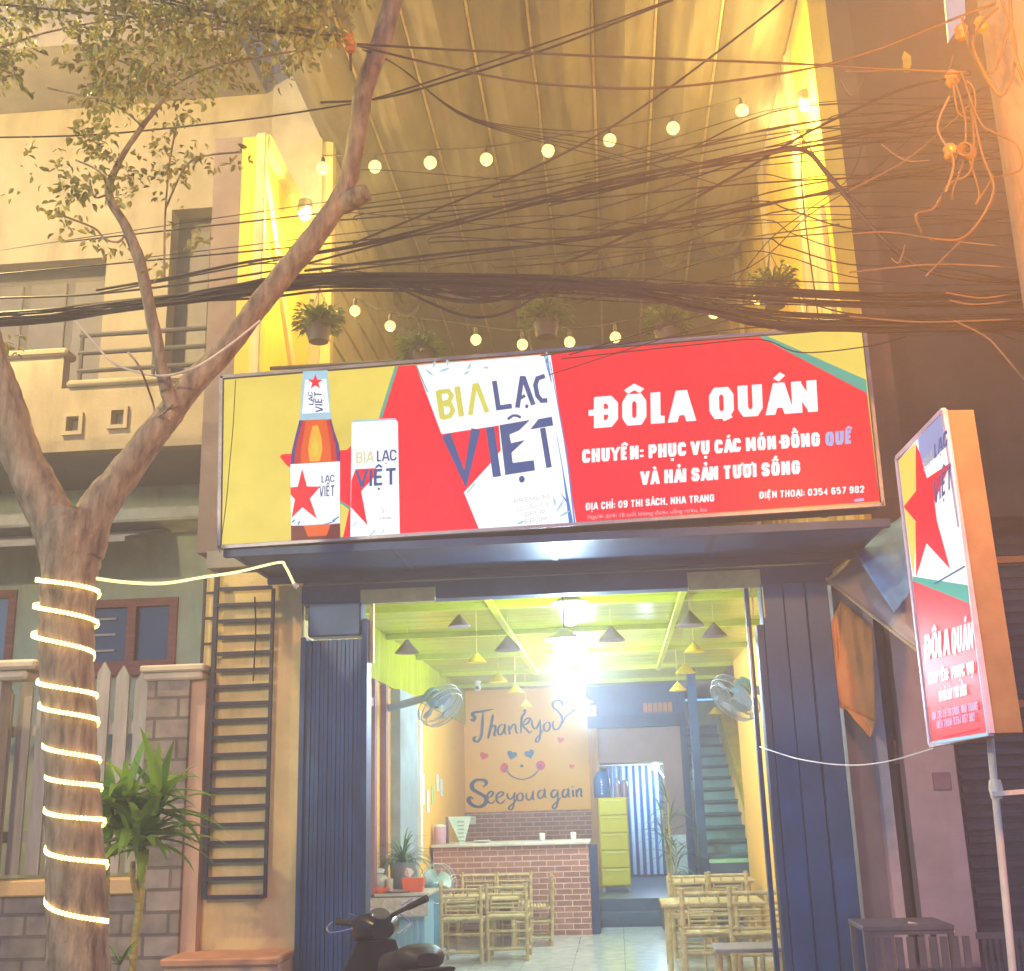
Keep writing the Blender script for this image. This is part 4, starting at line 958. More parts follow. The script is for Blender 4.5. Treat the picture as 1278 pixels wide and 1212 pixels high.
limb('branch', [T(426, 256, 5.7), T(445, 246, 5.66), T(458, 240, 5.64)], [.06, .055, .05], bark, tree, 10)
limb('branch', [T(216, 510), T(204, 470, 5.45), T(190, 400, 5.4), T(175, 330, 5.38), T(158, 285, 5.36), T(136, 242, 5.34), T(150, 200, 5.34), T(176, 160, 5.34), T(212, 110, 5.34), T(240, 40, 5.34)], [.04, .034, .032, .030, .027, .022, .017, .014, .012, .008], bark, tree, 10)
tw = MB()
for ps in ([(136, 242), (118, 246), (112, 225)], [(136, 242), (125, 215), (95, 200)], [(158, 290), (148, 302), (130, 298), (118, 285), (80, 270)], [(205, 345), (206, 270), (212, 200), (222, 150)], [(216, 505), (196, 520), (190, 500), (175, 460), (160, 440)],
           [(212, 110), (260, 85), (330, 70), (400, 60)], [(212, 110), (160, 80), (100, 60)], [(240, 40), (320, 30), (420, 20)], [(180, 160), (140, 130), (60, 110)], [(0, 60), (60, 40), (160, 20)], [(207, 260), (230, 210), (255, 195), (300, 190)]):
    tw.tube(spline([T(x, y, 5.34 + R.uniform(-.2, .2)) for x, y in ps], 4), .006, 5)
tw.build('twig', bark, tree)
leaf_g = leafmat('tree_leaf', (.17, .19, .04, 1), (.42, .40, .09, 1))
cr = MB(); lows = MB()
def inside(x, y, poly):
    c = False; n = len(poly)
    for i in range(n):
        (x1, y1), (x2, y2) = poly[i], poly[(i + 1) % n]
        if (y1 > y) != (y2 > y) and x < (x2 - x1) * (y - y1) / (y2 - y1) + x1: c = not c
    return c
crown = [(-420, -260), (560, -260), (470, -120), (445, 25), (420, 62), (392, 92), (330, 100), (296, 112), (262, 118), (215, 140), (150, 158), (92, 150), (92, 60), (40, 30), (30, 95), (-40, 118), (-200, 110), (-380, 20)]
def spray(mb, p, n, L, sp):
    """a twig end with leaves set along it"""
    d = V((R.uniform(-1, 1), R.uniform(-.7, .7), R.uniform(-.75, .35))).normalized()
    for i in range(n):
        q = p + d * sp * (i / n) + V((R.gauss(0, 1), R.gauss(0, 1), R.gauss(0, 1))) * sp * .12
        ld = (d * .5 + V((R.uniform(-1, 1), R.uniform(-1, 1), R.uniform(-1, .35)))).normalized()
        l_ = L * R.uniform(.65, 1.25)
        mb.leaf(q, ld, (R.uniform(-.6, .6), R.uniform(-.6, .6), 1), l_, l_ * R.uniform(.42, .6), R.uniform(.0, .35))
cnt = 0
clumps = []
while len(clumps) < 400:
    x, y = R.uniform(-420, 560), R.uniform(-260, 160)
    if inside(x, y, crown): clumps.append((x, y, 5.35 + R.uniform(-.9, .8)))
for (x, y, Y) in clumps:
    for k in range(R.randint(7, 12)):
        xx, yy = x + R.gauss(0, 22), y + R.gauss(0, 18)
        if not inside(xx, yy, crown): continue
        spray(cr, T(xx, yy, Y + R.gauss(0, .14)), R.randint(6, 9), .046, .12)
for (x, y, sx, sy, n) in ((120, 165, 26, 14, 24), (125, 215, 22, 16, 26), (95, 235, 16, 14, 12), (150, 230, 14, 16, 14), (60, 225, 20, 14, 10), (80, 275, 18, 10, 8), (210, 190, 14, 22, 14), (218, 240, 14, 20, 8), (245, 195, 18, 9, 6), (304, 200, 8, 6, 4), (245, 300, 12, 8, 5), (205, 335, 8, 6, 3), (15, 432, 9, 8, 4), (232, 140, 8, 6, 4), (130, 300, 14, 8, 5)):
    for k in range(n): spray(cr, T(x + R.gauss(0, sx), y + R.gauss(0, sy), 5.34 + R.gauss(0, .12)), R.randint(4, 6), .046, .10)
cr.build('crown', leaf_g, tree, smooth=False)
# light rope: front arcs as in the photo, the back halves link them
rope = thing('light_rope', 'glowing warm white light rope spiralling down the tree trunk', 'light rope', T(90, 720))
turns = [((54, 723), (119, 738)), ((51, 754), (117, 776)), ((49, 789), (112, 814)), ((55, 848), (116, 867)), ((57, 877), (118, 898)), ((62, 926), (120, 947)), ((65, 965), (122, 981)), ((64, 1007), (126, 1023)), ((65, 1055), (129, 1076)), ((65, 1116), (131, 1150))]
pts = []
for i, (l_, r_) in enumerate(turns):
    a, b = T(*l_), T(*r_); c = (a + b) / 2; rx = (b.x - a.x) / 2 + .010
    for k in range(13):
        t = k / 12; an = PI * (1 - t)
        pts.append(V((c.x + rx * math.cos(an), TY - (rx + .006) * math.sin(an), a.z + (b.z - a.z) * t - .012 * math.sin(an))))
    if i < len(turns) - 1:
        n_ = T(*turns[i + 1][0])
        for k in range(1, 9):
            t = k / 9; an = -PI * t
            pts.append(V((c.x + rx * math.cos(an), TY - rx * math.sin(an), b.z + (n_.z - b.z) * t)))
warm = glow('warm_light_rope', (1.0, .62, .14, 1), 5)
MB().tube(pts, .0085, 6).build('rope', warm, rope)
# the diodes show as a row of small beads
bd = MB(); acc = 0
for i in range(len(pts) - 1):
    L = (pts[i + 1] - pts[i]).length; s_ = -acc
    while s_ + .018 < L:
        s_ += .018; p = pts[i].lerp(pts[i + 1], s_ / L)
        out = V((p.x - (T(90, 900).x), p.y - TY, 0)).normalized() * .007
        if p.y < TY + .02: bd.box(p.x + out.x - .004, p.x + out.x + .004, p.y + out.y - .004, p.y + out.y + .004, p.z - .011, p.z + .011)
    acc = (L - s_) if s_ > 0 else acc
bd.build('diode', glow('diode', (1, .78, .32, 1), 4, False), rope, smooth=False)['kind'] = 'stuff'
lead = spline([T(119, 722), T(160, 727, 5.6), T(205, 728, 5.8), T(250, 721, 6.2), T(300, 713, 6.7), T(348, 702, 7.15), T(356, 707, 7.18), T(367, 729, 7.2)], 6)
MB().tube(lead, .009, 6).build('lead', glow('lead_glow', (1.0, .80, .30, 1), 2.2), rope)
MB().tube([T(367, 729, 7.2), T(371, 733, 7.2)], .016, 8).build('plug', mat('pale_plastic', (.7, .7, .65, 1), .4), rope)

# ------------------------------------------------------------------ corn plant in front of the pier
dr = thing('corn_plant', 'corn plant with long arching bright green leaves beside the light wrapped tree', 'plant', at(150, 1212, Y=6.4))
DY = 6.4
D = lambda x, y, Y=DY: at(x, y, Y=Y)
stem = mat('plant_stem', (.42, .36, .10, 1), .6, var=.3, scale=8, stretch=(1, 1, 5))
MB().tube(spline([V((D(128, 1212).x, DY, -.05)), D(128, 1212), D(131, 1130), D(132, 1060), D(136, 1040)], 4), .024, 10).build('stem', stem, dr)
MB().tube(spline([V((D(165, 1212).x, DY + .05, -.05)), D(165, 1212, DY + .05), D(174, 1130, DY + .05), D(176, 1100, DY + .05), D(180, 1075, DY + .05)], 4), .022, 10).tube(spline([D(174, 1130, DY + .05), D(166, 1100), D(166, 1075)], 4), .016, 8).build('stem', stem, dr)
def strap(mb, p, d, L, W, droop, n=7):
    p = V(p); d = V(d).normalized(); q = []; up = V((0, 0, 1)); pos = p.copy(); dd = d.copy()
    for i in range(n + 1):
        t = i / n; wd = W * (math.sin(PI * min(1, .08 + t * .92)) ** .7) * (1 - .55 * t) if i < n else .001
        sd = dd.cross(up); sd = sd.normalized() if sd.length > .05 else V((1, 0, 0)); nn = sd.cross(dd)
        q.append((pos + sd * wd / 2 + nn * wd * .18, pos, pos - sd * wd / 2 + nn * wd * .18))
        dd = (dd + V((0, 0, -1)) * droop * (.4 + t)).normalized(); pos = pos + dd * L / n
    k = len(mb.v)
    for a in q: mb.v += list(a)
    for i in range(n):
        for j in (0, 1): a = k + i * 3 + j; mb.f.append([a, a + 1, a + 4, a + 3])
dl = leafmat('corn_plant_leaf', (.08, .24, .03, 1), (.28, .50, .05, 1), .35, .35)
f1 = MB()
for (x, y, n, L) in ((136, 1046, 30, .36), (178, 1066, 40, .46), (166, 1060, 30, .42), (158, 1015, 22, .40), (195, 1020, 26, .42)):
    for k in range(n):
        a = 2 * PI * (k * .382 + R.random() * .1); el = R.uniform(-.1, 1.35)
        strap(f1, D(x + R.uniform(-4, 4), y - R.uniform(0, 26), DY + R.uniform(-.05, .05)), (math.cos(a) * math.cos(el), math.sin(a) * math.cos(el), math.sin(el)), L * R.uniform(.7, 1.15), R.uniform(.06, .10), R.uniform(.10, .26))
for k in range(8): strap(f1, D(150, 1205, DY - .1), (R.uniform(-1, 1), R.uniform(-.6, .3), R.uniform(.4, 1.2)), .16, .035, .15)
f1.build('leaves', dl, dr, angle=60)

# ------------------------------------------------------------------ hanging pots behind the sign
hp_leaf = leafmat('fern_leaf', (.05, .11, .03, 1), (.17, .25, .06, 1))
pot_m = mat('grey_pot', (.12, .105, .10, 1), .6)
HY = 8.0
wy = at(680, 372, Y=HY).z + .35
wire = tag(MB().tube([(-2.66, HY, wy + .1), (-1.4, HY, wy), (-.4, HY, wy - .02), (.7, HY, wy), (1.88, HY, wy + .1)], .006, 6).build('plant_wire', mat('black_cable', (.018, .017, .018, 1), .5, bump=0), origin=(0, HY, wy)), 'thin wire carrying the hanging flower pots above the sign', 'wire')
def hang(x, y, r, label, droop):
    c = at(x, y, Y=HY)
    t = thing('hanging_plant', label, 'hanging plant', c, 'flower pots hanging above the sign')
    MB().lathe([(.05, -.16), (.075, -.15), (.1, -.02), (.105, 0), (.095, 0), (.09, -.03)], c, 18).build('pot', pot_m, t)
    h = MB()
    for k in range(3): h.tube([c + V((.1 * math.cos(k * 2.1), .1 * math.sin(k * 2.1), 0)), c + V((0, 0, .3))], .003, 5)
    h.tube([c + V((0, 0, .3)), V((c.x, HY, wy))], .003, 5).build('hanger', mat('black_cable', (.02, .02, .024, 1)), t)
    f = MB()
    for k in range(230):
        a = R.random() * 2 * PI; el = R.uniform(-.2, 1.5)
        strap(f, c + V((.04 * math.cos(a), .04 * math.sin(a), .0)), (math.cos(a) * math.cos(el), math.sin(a) * math.cos(el), math.sin(el)), r * R.uniform(.6, 1.25), R.uniform(.014, .03), droop * R.uniform(.6, 1.4), 5)
    for k in range(160):
        a = R.random() * 2 * PI; d_ = r * R.random() ** .5
        f.leaf(c + V((d_ * math.cos(a), d_ * math.sin(a), R.uniform(-.06, .12))), (math.cos(a), math.sin(a), R.uniform(-.6, .5)), (0, 0, 1), .06, .035)
    f.build('foliage', hp_leaf, t, smooth=False)
hang(398, 404, .17, 'hanging plant in a grey pot at the yellow post, leftmost above the sign', .22)
hang(524, 438, .16, 'low bushy hanging plant just above the red and yellow edge of the sign', .25)
hang(681, 398, .18, 'hanging plant with thin sprawling leaves above the lettered can label', .15)
hang(832, 406, .15, 'hanging plant half hidden by cables above the white restaurant name', .2)
hang(965, 360, .17, 'dark hanging plant in front of the bright yellow terrace wall', .25)

# ------------------------------------------------------------------ festoon bulbs and wall lamps
bulb_g = glow('bulb_glow', (1, .74, .22, 1), 2.4)
def festoon(label, px, Y, r, w):
    ps = [at(x, y, Y=Y) for x, y in px]
    t = thing('string_light', label, 'string light', ps[len(ps) // 2], 'strings of warm festoon bulbs on the terrace')
    cp = [p + V((0, 0, .12)) for p in ps]
    MB().tube(spline(cp, 5), .006, 6).build('cord', mat('black_cable', (.02, .02, .024, 1)), t)
    for p in ps:
        b = MB().ball(p, r, 16, 12).build('bulb', bulb_g, t)
        MB().lathe([(.008, r * .9), (.016, r * .92), (.016, .095), (.008, .11)], p, 10).build('socket', mat('black_plastic', (.02, .02, .022, 1), .4), b)
        light('bulb_light', p + V((0, -.005, -r - .01)), (1, .70, .16), w, r)
festoon('upper string of eight warm bulbs across the canvas roof', [(403, 210), (468, 208), (537, 203), (607, 199), (684, 188), (761, 175), (840, 160), (926, 138)], 8.5, .054, 5)
festoon('lower string of seven small warm bulbs just above the sign', [(443, 388), (487, 407), (594, 424), (652, 430), (711, 427), (768, 421), (891, 391), (945, 373)], 8.7, .045, 4)
def wall_lamp(x, y, Y, label, w, rx):
    p = at(x, y, Y=Y)
    t = thing('wall_lamp', label, 'lamp', p)
    MB().lathe([(.03, .06), (.06, .05), (.07, -.03), (.055, -.05)], p, 16).build('hood', mat('black_plastic', (.02, .02, .022, 1)), t)
    MB().ball(p + V((0, 0, -.07)), .055).build('bulb', glow('lamp_glow', (1, .86, .40, 1), 16), t)
    MB().bar(p + V((0, 0, .04)), p + V((rx, .1, .08)), .025, .025).build('arm', mat('black_plastic', (.02, .02, .022, 1)), t)
    light('lamp_light', p + V((-rx * 3, -.12, -.2)), (1, .70, .18), w, .06, t)
wall_lamp(381, 258, 8.75, 'bright wall lamp on the yellow left terrace wall behind the tree branch', 55, -.05)
wall_lamp(1004, 122, 8.7, 'bright wall lamp on the yellow right terrace wall among the cables', 85, .1)

# ------------------------------------------------------------------ utility pole and overhead cables
conc = mat('pole_concrete', (.20, .165, .14, 1), .85, var=.15, stain=.25)
c0 = at(1230, 48, Y=5.3)
PX = c0.x + .16
pole = thing('utility_pole', 'concrete utility pole hung with tangled cable loops at the edge of the street', 'pole', (PX, 5.3, -.02))
MB().tube([(PX, 5.3, -.1), (PX, 5.3, 3), (PX, 5.3, 6), (PX, 5.3, 9)], [.19, .175, .16, .14], 24).build('shaft', conc, pole)
br = MB()
for z in (6.3, 6.65): br.box(PX - .42, PX + .42, 5.08, 5.14, z, z + .06)
br.build('cross_arm', mat('galvanised', (.6, .5, .34, 1)), pole)
for px, py in ((1188, 98), (1200, 40), (1225, 30), (1186, 190)):
    q = at(px, py, Y=5.15); MB().lathe([(.02, -.04), (.035, -.02), (.025, 0), (.035, .02), (.02, .04)], q, 10).build('insulator', mat('orange_ceramic', (.6, .25, .06, 1), .3), pole)
bc = mat('black_cable', (.02, .02, .024, 1)); gc_ = mat('weathered_cable', (.16, .11, .075, 1), .6, bump=0); oc = mat('orange_lit_cable', (.10, .06, .035, 1), .55, bump=0)  # last one: orange lamplight put into the brown cable colour
# loops of slack cable tied to the pole
for nm, px, m_, rr in (('cable_loop', [(1180, 92), (1205, 100), (1215, 170), (1210, 215), (1185, 230), (1165, 260), (1143, 268), (1150, 290)], oc, .006), ('cable_loop', [(1162, 298), (1205, 295), (1240, 240), (1225, 190), (1208, 110)], oc, .0065), ('cable_loop', [(1190, 95), (1205, 150), (1202, 200), (1190, 235), (1188, 250)], oc, .005),
                       ('cable_loop', [(1200, 90), (1222, 150), (1240, 165), (1268, 180), (1275, 210), (1250, 220)], oc, .005), ('cable_loop', [(1185, 120), (1170, 160), (1190, 200), (1180, 240)], gc_, .006), ('cable_loop', [(1210, 200), (1222, 240), (1218, 255), (1240, 220)], oc, .005),
                       ('cable_loop', [(1245, 10), (1225, 30), (1215, 60), (1250, 120), (1268, 60), (1250, 0)], oc, .008), ('cable_loop', [(1260, -10), (1265, 60), (1278, 100)], oc, .01), ('cable_loop', [(1200, 20), (1215, 70), (1240, 90), (1260, 30)], oc, .007), ('cable_loop', [(1190, 105), (1196, 140), (1215, 145), (1215, 110), (1195, 95)], oc, .005)):
    MB().tube(spline([at(x, y, Y=5.02 + .03 * math.sin(i * 2 + rr * 900)) for i, (x, y) in enumerate(px)], 6), rr, 6).build(nm, m_, pole)
q = MB()
for k in range(5): q.tube(spline([at(1204 + 9 * math.cos(a_ / 8 * 2 * PI) + k * 1.2, 186 + 8 * math.sin(a_ / 8 * 2 * PI) + k, Y=4.99 + k * .006) for a_ in range(8)], 3, True), .006, 6, closed=True)
q.build('cable_coil', oc, pole)
for k, (x, y) in enumerate(((1075, 300), (1190, 310), (1170, 350), (1130, 270))):
    pass
def cable(name, px, Y, r, m_, label, group=None, cat='cable'):
    pts = []; px = list(px)
    n = len(px)
    for i, p in enumerate(px):
        yy = Y if not isinstance(Y, (list, tuple)) else Y[0] + (Y[1] - Y[0]) * i / (n - 1)
        pts.append(at(p[0], p[1], Y=yy))
    sp_ = spline(pts, 6)
    if px[0][0] < -30: sp_.insert(0, sp_[0] + (sp_[0] - sp_[2]).normalized() * 4)      # on to the next pole
    if px[-1][0] > 1225: sp_.append(sp_[-1] + (sp_[-1] - sp_[-3]).normalized() * 4)
    o = MB().tube(sp_, r, 6).build(name, m_, origin=pts[0])
    return tag(o, label, cat, group)
# the thick bundle
bun = thing('cable_bundle', 'thick sagging bundle of black cables running across the front above the sign', 'cables', at(480, 350, Y=6.2))
base_ = [(-60, 402), (60, 394), (125, 385), (230, 372), (330, 357), (400, 350), (480, 349), (590, 351), (700, 353), (800, 358), (870, 366), (960, 374), (1080, 380), (1180, 380), (1330, 378)]
for k in range(22):
    o1, o2, o3 = R.uniform(-7, 8), R.gauss(0, 5.5), R.uniform(-26, 34)
    ps = []
    for (x, y) in base_:
        t = min(1, max(0, (x - 740) / 200)); u_ = min(1, max(0, (330 - x) / 200))
        ps.append(at(x, y + o2 * (1 - t) * (1 - u_) + o3 * t + o1 * u_ + R.uniform(-1.2, 1.2), Y=6.2 + R.uniform(-.05, .05)))
    sp_ = spline(ps, 4); sp_.insert(0, sp_[0] + V((-4, 0, .1 + R.uniform(-.05, .05)))); sp_.append(sp_[-1] + V((4, 0, .15)))
    MB().tube(sp_, R.choice((.004, .006, .008, .010)), 6).build('strand', bc, bun)
for k in range(9):
    a = R.uniform(-3, 9); x0 = R.uniform(470, 540); x1 = R.uniform(650, 760); s_ = R.uniform(8, 24)
    MB().tube(spline([at(x0, 352, Y=6.18), at((x0 + x1) / 2 - 30, 352 + s_, Y=6.15), at((x0 + x1) / 2 + 30, 352 + s_, Y=6.15), at(x1, 354, Y=6.18)], 5), .006, 6).build('strand', bc, bun)
MB().tube(spline([at(485, 352, Y=6.15), at(530, 375, Y=6.1), at(575, 393, Y=6.1), at(612, 395, Y=6.1), at(650, 382, Y=6.1), at(690, 356, Y=6.15)], 6), .009, 6).build('strand', bc, bun)
G1 = 'dark cables rising towards the upper right in front of the canvas roof'
L1 = 'one of the dark cables rising to the upper right before the canvas roof'
for j, px in enumerate(([(-50, 172), (120, 168), (300, 150), (430, 131), (475, 121), (570, 91), (684, 53), (820, 6), (880, -20)], [(400, 128), (480, 122), (575, 96), (700, 55), (840, 0)], [(120, 362), (215, 346), (309, 327), (430, 309), (560, 278), (669, 247), (820, 213), (1030, 180), (1060, 172), (1130, 150), (1230, 110)], [(123, 366), (310, 331), (440, 309), (565, 282), (690, 247), (830, 217), (1040, 186), (1140, 170), (1240, 165)],
                          [(440, 304), (608, 235), (722, 182), (820, 121), (960, 15), (985, -10)], [(380, 338), (570, 315), (684, 304), (820, 279), (1058, 236), (1100, 226), (1190, 205), (1240, 190)], [(380, 344), (600, 316), (820, 285), (1000, 246), (1060, 232), (1150, 215), (1250, 215)], [(0, 372), (130, 366), (330, 340), (440, 314), (640, 262), (820, 222)], [(700, 330), (790, 290), (912, 222), (1000, 170), (1060, 140), (1130, 110), (1210, 92)])):
    cable('dark_cable', px, 6.0 + .06 * j, .0055 + .0015 * (j % 3), bc, L1, G1)
G2 = 'thin dark wires crossing the yellow right wall'
L2 = 'one of the thin dark wires crossing before the bright yellow right wall'
for j, px in enumerate(([(930, 168), (985, 158), (1028, 150), (1060, 142)], [(940, 178), (1000, 165), (1035, 160)], [(948, 186), (1000, 172), (1060, 160), (1105, 163)], [(935, 196), (1000, 188), (1030, 180)], [(925, 222), (990, 224), (1050, 218)], [(930, 252), (985, 262), (1060, 285)], [(935, 275), (990, 292), (1060, 312)], [(930, 300), (980, 308), (1060, 330)], [(910, 318), (980, 320), (1060, 345)], [(1002, 172), (1000, 220), (1008, 300), (1022, 400)],
                          [(912, 344), (1009, 269), (1077, 224), (1174, 138)], [(990, 160), (1000, 170), (1040, 225), (1080, 260)], [(920, 350), (960, 300), (1000, 268), (1060, 222), (1078, 172)], [(920, 382), (1000, 378), (1065, 392)], [(915, 398), (990, 404), (1060, 400)], [(925, 410), (990, 414), (1070, 404)], [(985, 370), (1010, 395), (1050, 412)])):
    if j not in (9, 11, 12): px = [(px[0][0] - 190 - 20 * (j % 4), px[0][1] + 34 + 9 * (j % 5))] + px + ([(px[-1][0] + 130, px[-1][1] + 6 * (j % 3)), (1300, px[-1][1] + 14 * (j % 4) - 10)] if px[-1][0] < 1120 else [])
    cable('thin_wire', px, 6.6 + .03 * j, .0035 + .0012 * (j % 2), bc, L2, G2, 'wire')
cable('thick_cable', [(905, 200), (950, 193), (1002, 187), (1036, 221), (1092, 288), (1148, 333), (1211, 348), (1290, 352)], 5.9, .013, bc, 'thick black cable bending down steeply across the yellow wall and dark house', None)
for j in range(16):
    y0 = R.uniform(200, 345); y1 = y0 - R.uniform(-60, 130); xs = R.choice((430, 470, 560, 640))
    cable('fine_cable', [(xs - (25 if j % 4 else 480), y0 + (16 if j % 4 else 45 + 3 * j)), (xs, y0 + R.uniform(0, 20)), ((xs + 1000) / 2, (y0 + y1) / 2 + R.uniform(8, 30)), (1000, y1), (1300, y1 - 20 + R.uniform(-40, 40))], 6.3 + .02 * j, R.choice((.003, .004, .005)), bc, 'one of the very fine dark cables strung among the thicker ones before the canvas roof', 'very fine cables before the canvas roof')
G3 = 'orange lit cables tied at the tree'
L3 = 'one of the orange lit cables tied to the tree branch at the top'
for px in ([(-40, 2), (120, 17), (280, 33), (425, 50)], [(110, -20), (200, 2), (310, 24), (425, 48)], [(60, -20), (220, 16), (425, 52)], [(140, -20), (260, 12), (428, 46)], [(446, 55), (560, 62), (700, 68), (820, 73), (1000, 80), (1100, 86), (1212, 90)], [(446, 57), (540, 80), (646, 101), (740, 109), (820, 110), (912, 101), (1017, 84), (1100, 60), (1174, 30), (1240, 5)]):
    cable('orange_lit_cable', px, (5.5, 5.2), .0065, oc, L3, G3)
G4 = 'fine wires fanning down from the tree tie'
L4 = 'one of the fine grey wires fanning out from the tie on the tree branch'
for i in range(5):
    e = [(592, 148 + i), (735 + i * 10, 165 + i * 9), (860 + i * 14, 190 + i * 14)][: 2 + i % 2]
    cable('fine_wire', [(452, 62), (490 + i * 3, 78 + i * 2), *e], (5.6, 6.4), .003, bc, L4, G4, 'wire')
kn = thing('cable_tie', 'knot of orange ceramic insulators where cables meet on the tree branch', 'insulator', at(430, 50, Y=5.5))
for (x, y) in ((419, 50), (437, 58), (434, 47)):
    MB().lathe([(.02, -.035), (.035, -.02), (.022, 0), (.035, .02), (.02, .035)], at(x, y, Y=5.48), 10).build('insulator', mat('orange_ceramic', (.6, .25, .06, 1)), kn)
MB().tube([at(437, 62, Y=5.5), at(438, 88, Y=5.52)], .008, 6).build('tail', oc, kn)
G5 = 'stray wires drooping over the dark right house'
L5 = 'one of the stray brownish wires drooping across the dark house front'
for px in ([(1055, 90), (1130, 88), (1212, 92)], [(1060, 238), (1130, 200), (1190, 150), (1210, 130)], [(1065, 292), (1110, 290), (1180, 300), (1278, 310)], [(1100, 180), (1130, 200), (1160, 200)], [(1112, 322), (1122, 328), (1130, 305)], [(1060, 340), (1170, 330), (1278, 335)], [(1060, 395), (1150, 402), (1278, 398)], [(1190, 400), (1230, 420), (1250, 440)], [(1165, 98), (1180, 95), (1190, 70)], [(1050, 100), (1062, 118), (1070, 112), (1078, 95)], [(1155, 345), (1175, 325), (1200, 300)], [(1180, 365), (1230, 372), (1290, 360)], [(1185, 375), (1220, 380), (1290, 372)]):
    cable('stray_wire', px, 5.7, .005, gc_, L5, G5, 'wire')
cable('pale_wire', [(95, 402), (115, 425), (140, 452), (170, 464), (205, 469), (245, 458), (285, 432), (325, 400)], 5.35, .006, mat('pale_cable', (.55, .5, .42, 1), .5, bump=0), 'pale slack wire drooping below the fork of the tree branches', None, 'wire')
cable('white_wire', [(948, 932), (975, 941), (1005, 949), (1055, 955), (1105, 951), (1166, 934)], (8.15, 5.6), .004, mat('white_cable', (.75, .75, .78, 1), .5, bump=0), 'thin white wire drooping from the blue shutter to the narrow sign', None, 'wire')
cable('black_cord', [(294, 474), (291, 530), (287, 575), (282, 630), (274, 690)], 7.15, .003, bc, 'thin black cord hanging down the yellow end of the wide sign', None, 'cord')
cable('sign_cord', [(700, 448), (870, 430), (950, 424), (1000, 440), (1085, 432), (1130, 420)], (6.6, 6.9), .004, bc, 'fine cord crossing the top corner of the wide sign', None, 'cord')
cable('loose_cord', [(318, 745), (319, 790), (316, 850)], 8.2, .006, bc, 'loose black cord hanging beside the ladder on the yellow wall', None, 'cord')
hk = at(1130, 75, Y=5.65)
tag(MB().leaf(hk + V((0, 0, .06)), (.1, 0, -1), (0, -1, 0), .13, .05).leaf(hk + V((.01, 0, .02)), (-.2, .1, -1), (0, -1, 0), .09, .04).build('caught_leaf', leafmat('tree_leaf', (.17, .19, .04, 1), (.42, .40, .09, 1)), origin=hk), 'withered green leaf caught on a cable before the dark house', 'leaf')
wp = at(1180, 0, Y=7.5)
tag(MB().prism([at(1176, -40, Y=7.5), at(1203, -40, Y=7.5), at(1205, 22, Y=7.5), at(1184, 51, Y=7.5)], (0, .03, 0)).build('hanging_board', white, origin=wp), 'white board hanging at the top beside the pole', 'panel')

# street lamps that light the scene: sodium on the pole, warm white along the street, plus an unseen one added to fill the fronts
def street_lamp(p, base, label, col, w, gcol):
    t = thing('street_lamp', label, 'street lamp', base)
    p = V(p); base = V(base)
    MB().tube([base, V((base.x, base.y, p.z + .1)), V(((base.x + p.x) / 2, (base.y + p.y) / 2, p.z + .25)), p + V((0, 0, .08))], .04, 10).build('post', conc, t)
    MB().ball(p + V((0, 0, .08)), .2, sc=(1.3, .8, .35)).build('lamp_head', mat('worn_grey_metal', (.25, .22, .26, 1)), t)
    MB().ball(p, .11, sc=(1.2, .8, .5)).build('lens', glow('lens_' + label.split()[0], gcol, 8), t)
    light('lamp_light', p + V((0, 0, -.12)), col, w, .12, t)
street_lamp(tuple(at(1400, -80, Y=3.4)), (PX + .3, 5.6, 5.9), 'orange sodium street lamp on an arm high on the utility pole', (1.0, .36, .04), LAMP_R, (1, .5, .1, 1))
street_lamp(tuple(at(-230, -60, Y=6.4)), (at(-230, -60, Y=6.4).x - .8, 7.0, -.15), 'warm white street lamp beyond the light wrapped tree', (1.0, .72, .27), LAMP_L, (1, .85, .6, 1))
street_lamp((-4.6, -1.2, 4.8), (-5.6, -1.2, -.15), 'white unseen street lamp added on the near side to light the house fronts', (1.0, .78, .42), LAMP_F, (1, .85, .6, 1))

# ------------------------------------------------------------------ painted message on the back wall
mural = thing('wall_mural', 'hand painted thank you message with a smiling face on the orange wall', 'mural', (-1.2, YB - .004, 1.5))
zm = lambda x, y: (560 + .231 * x, 740 + .231 * y)
KM = lambda x, y, n=0: at(x, y, Y=YB - .005 - .003 * n)
ink = mat('navy_ink', (.02, .05, .17, 1), .5, bump=0)
def brush(name, strokes, m_, n=0):
    lines = []
    for pl, wmax in strokes:
        sp_ = spline([(p[0], p[1], 0) for p in pl], 6); N_ = len(sp_)
        wds = []
        for i in range(N_):
            d_ = (sp_[min(i + 1, N_ - 1)] - sp_[max(i - 1, 0)]); dn = abs(d_.y) / (d_.length + 1e-6)
            e = min(1, 4.5 * min(i, N_ - 1 - i) / N_ + .35)
            wds.append(1.3 * wmax * (.55 + .45 * dn) * e * .231)
        lines.append(([zm(p.x, p.y) for p in sp_], wds))
    return strokes_flat(name, lines, m_, n, mural, KM)
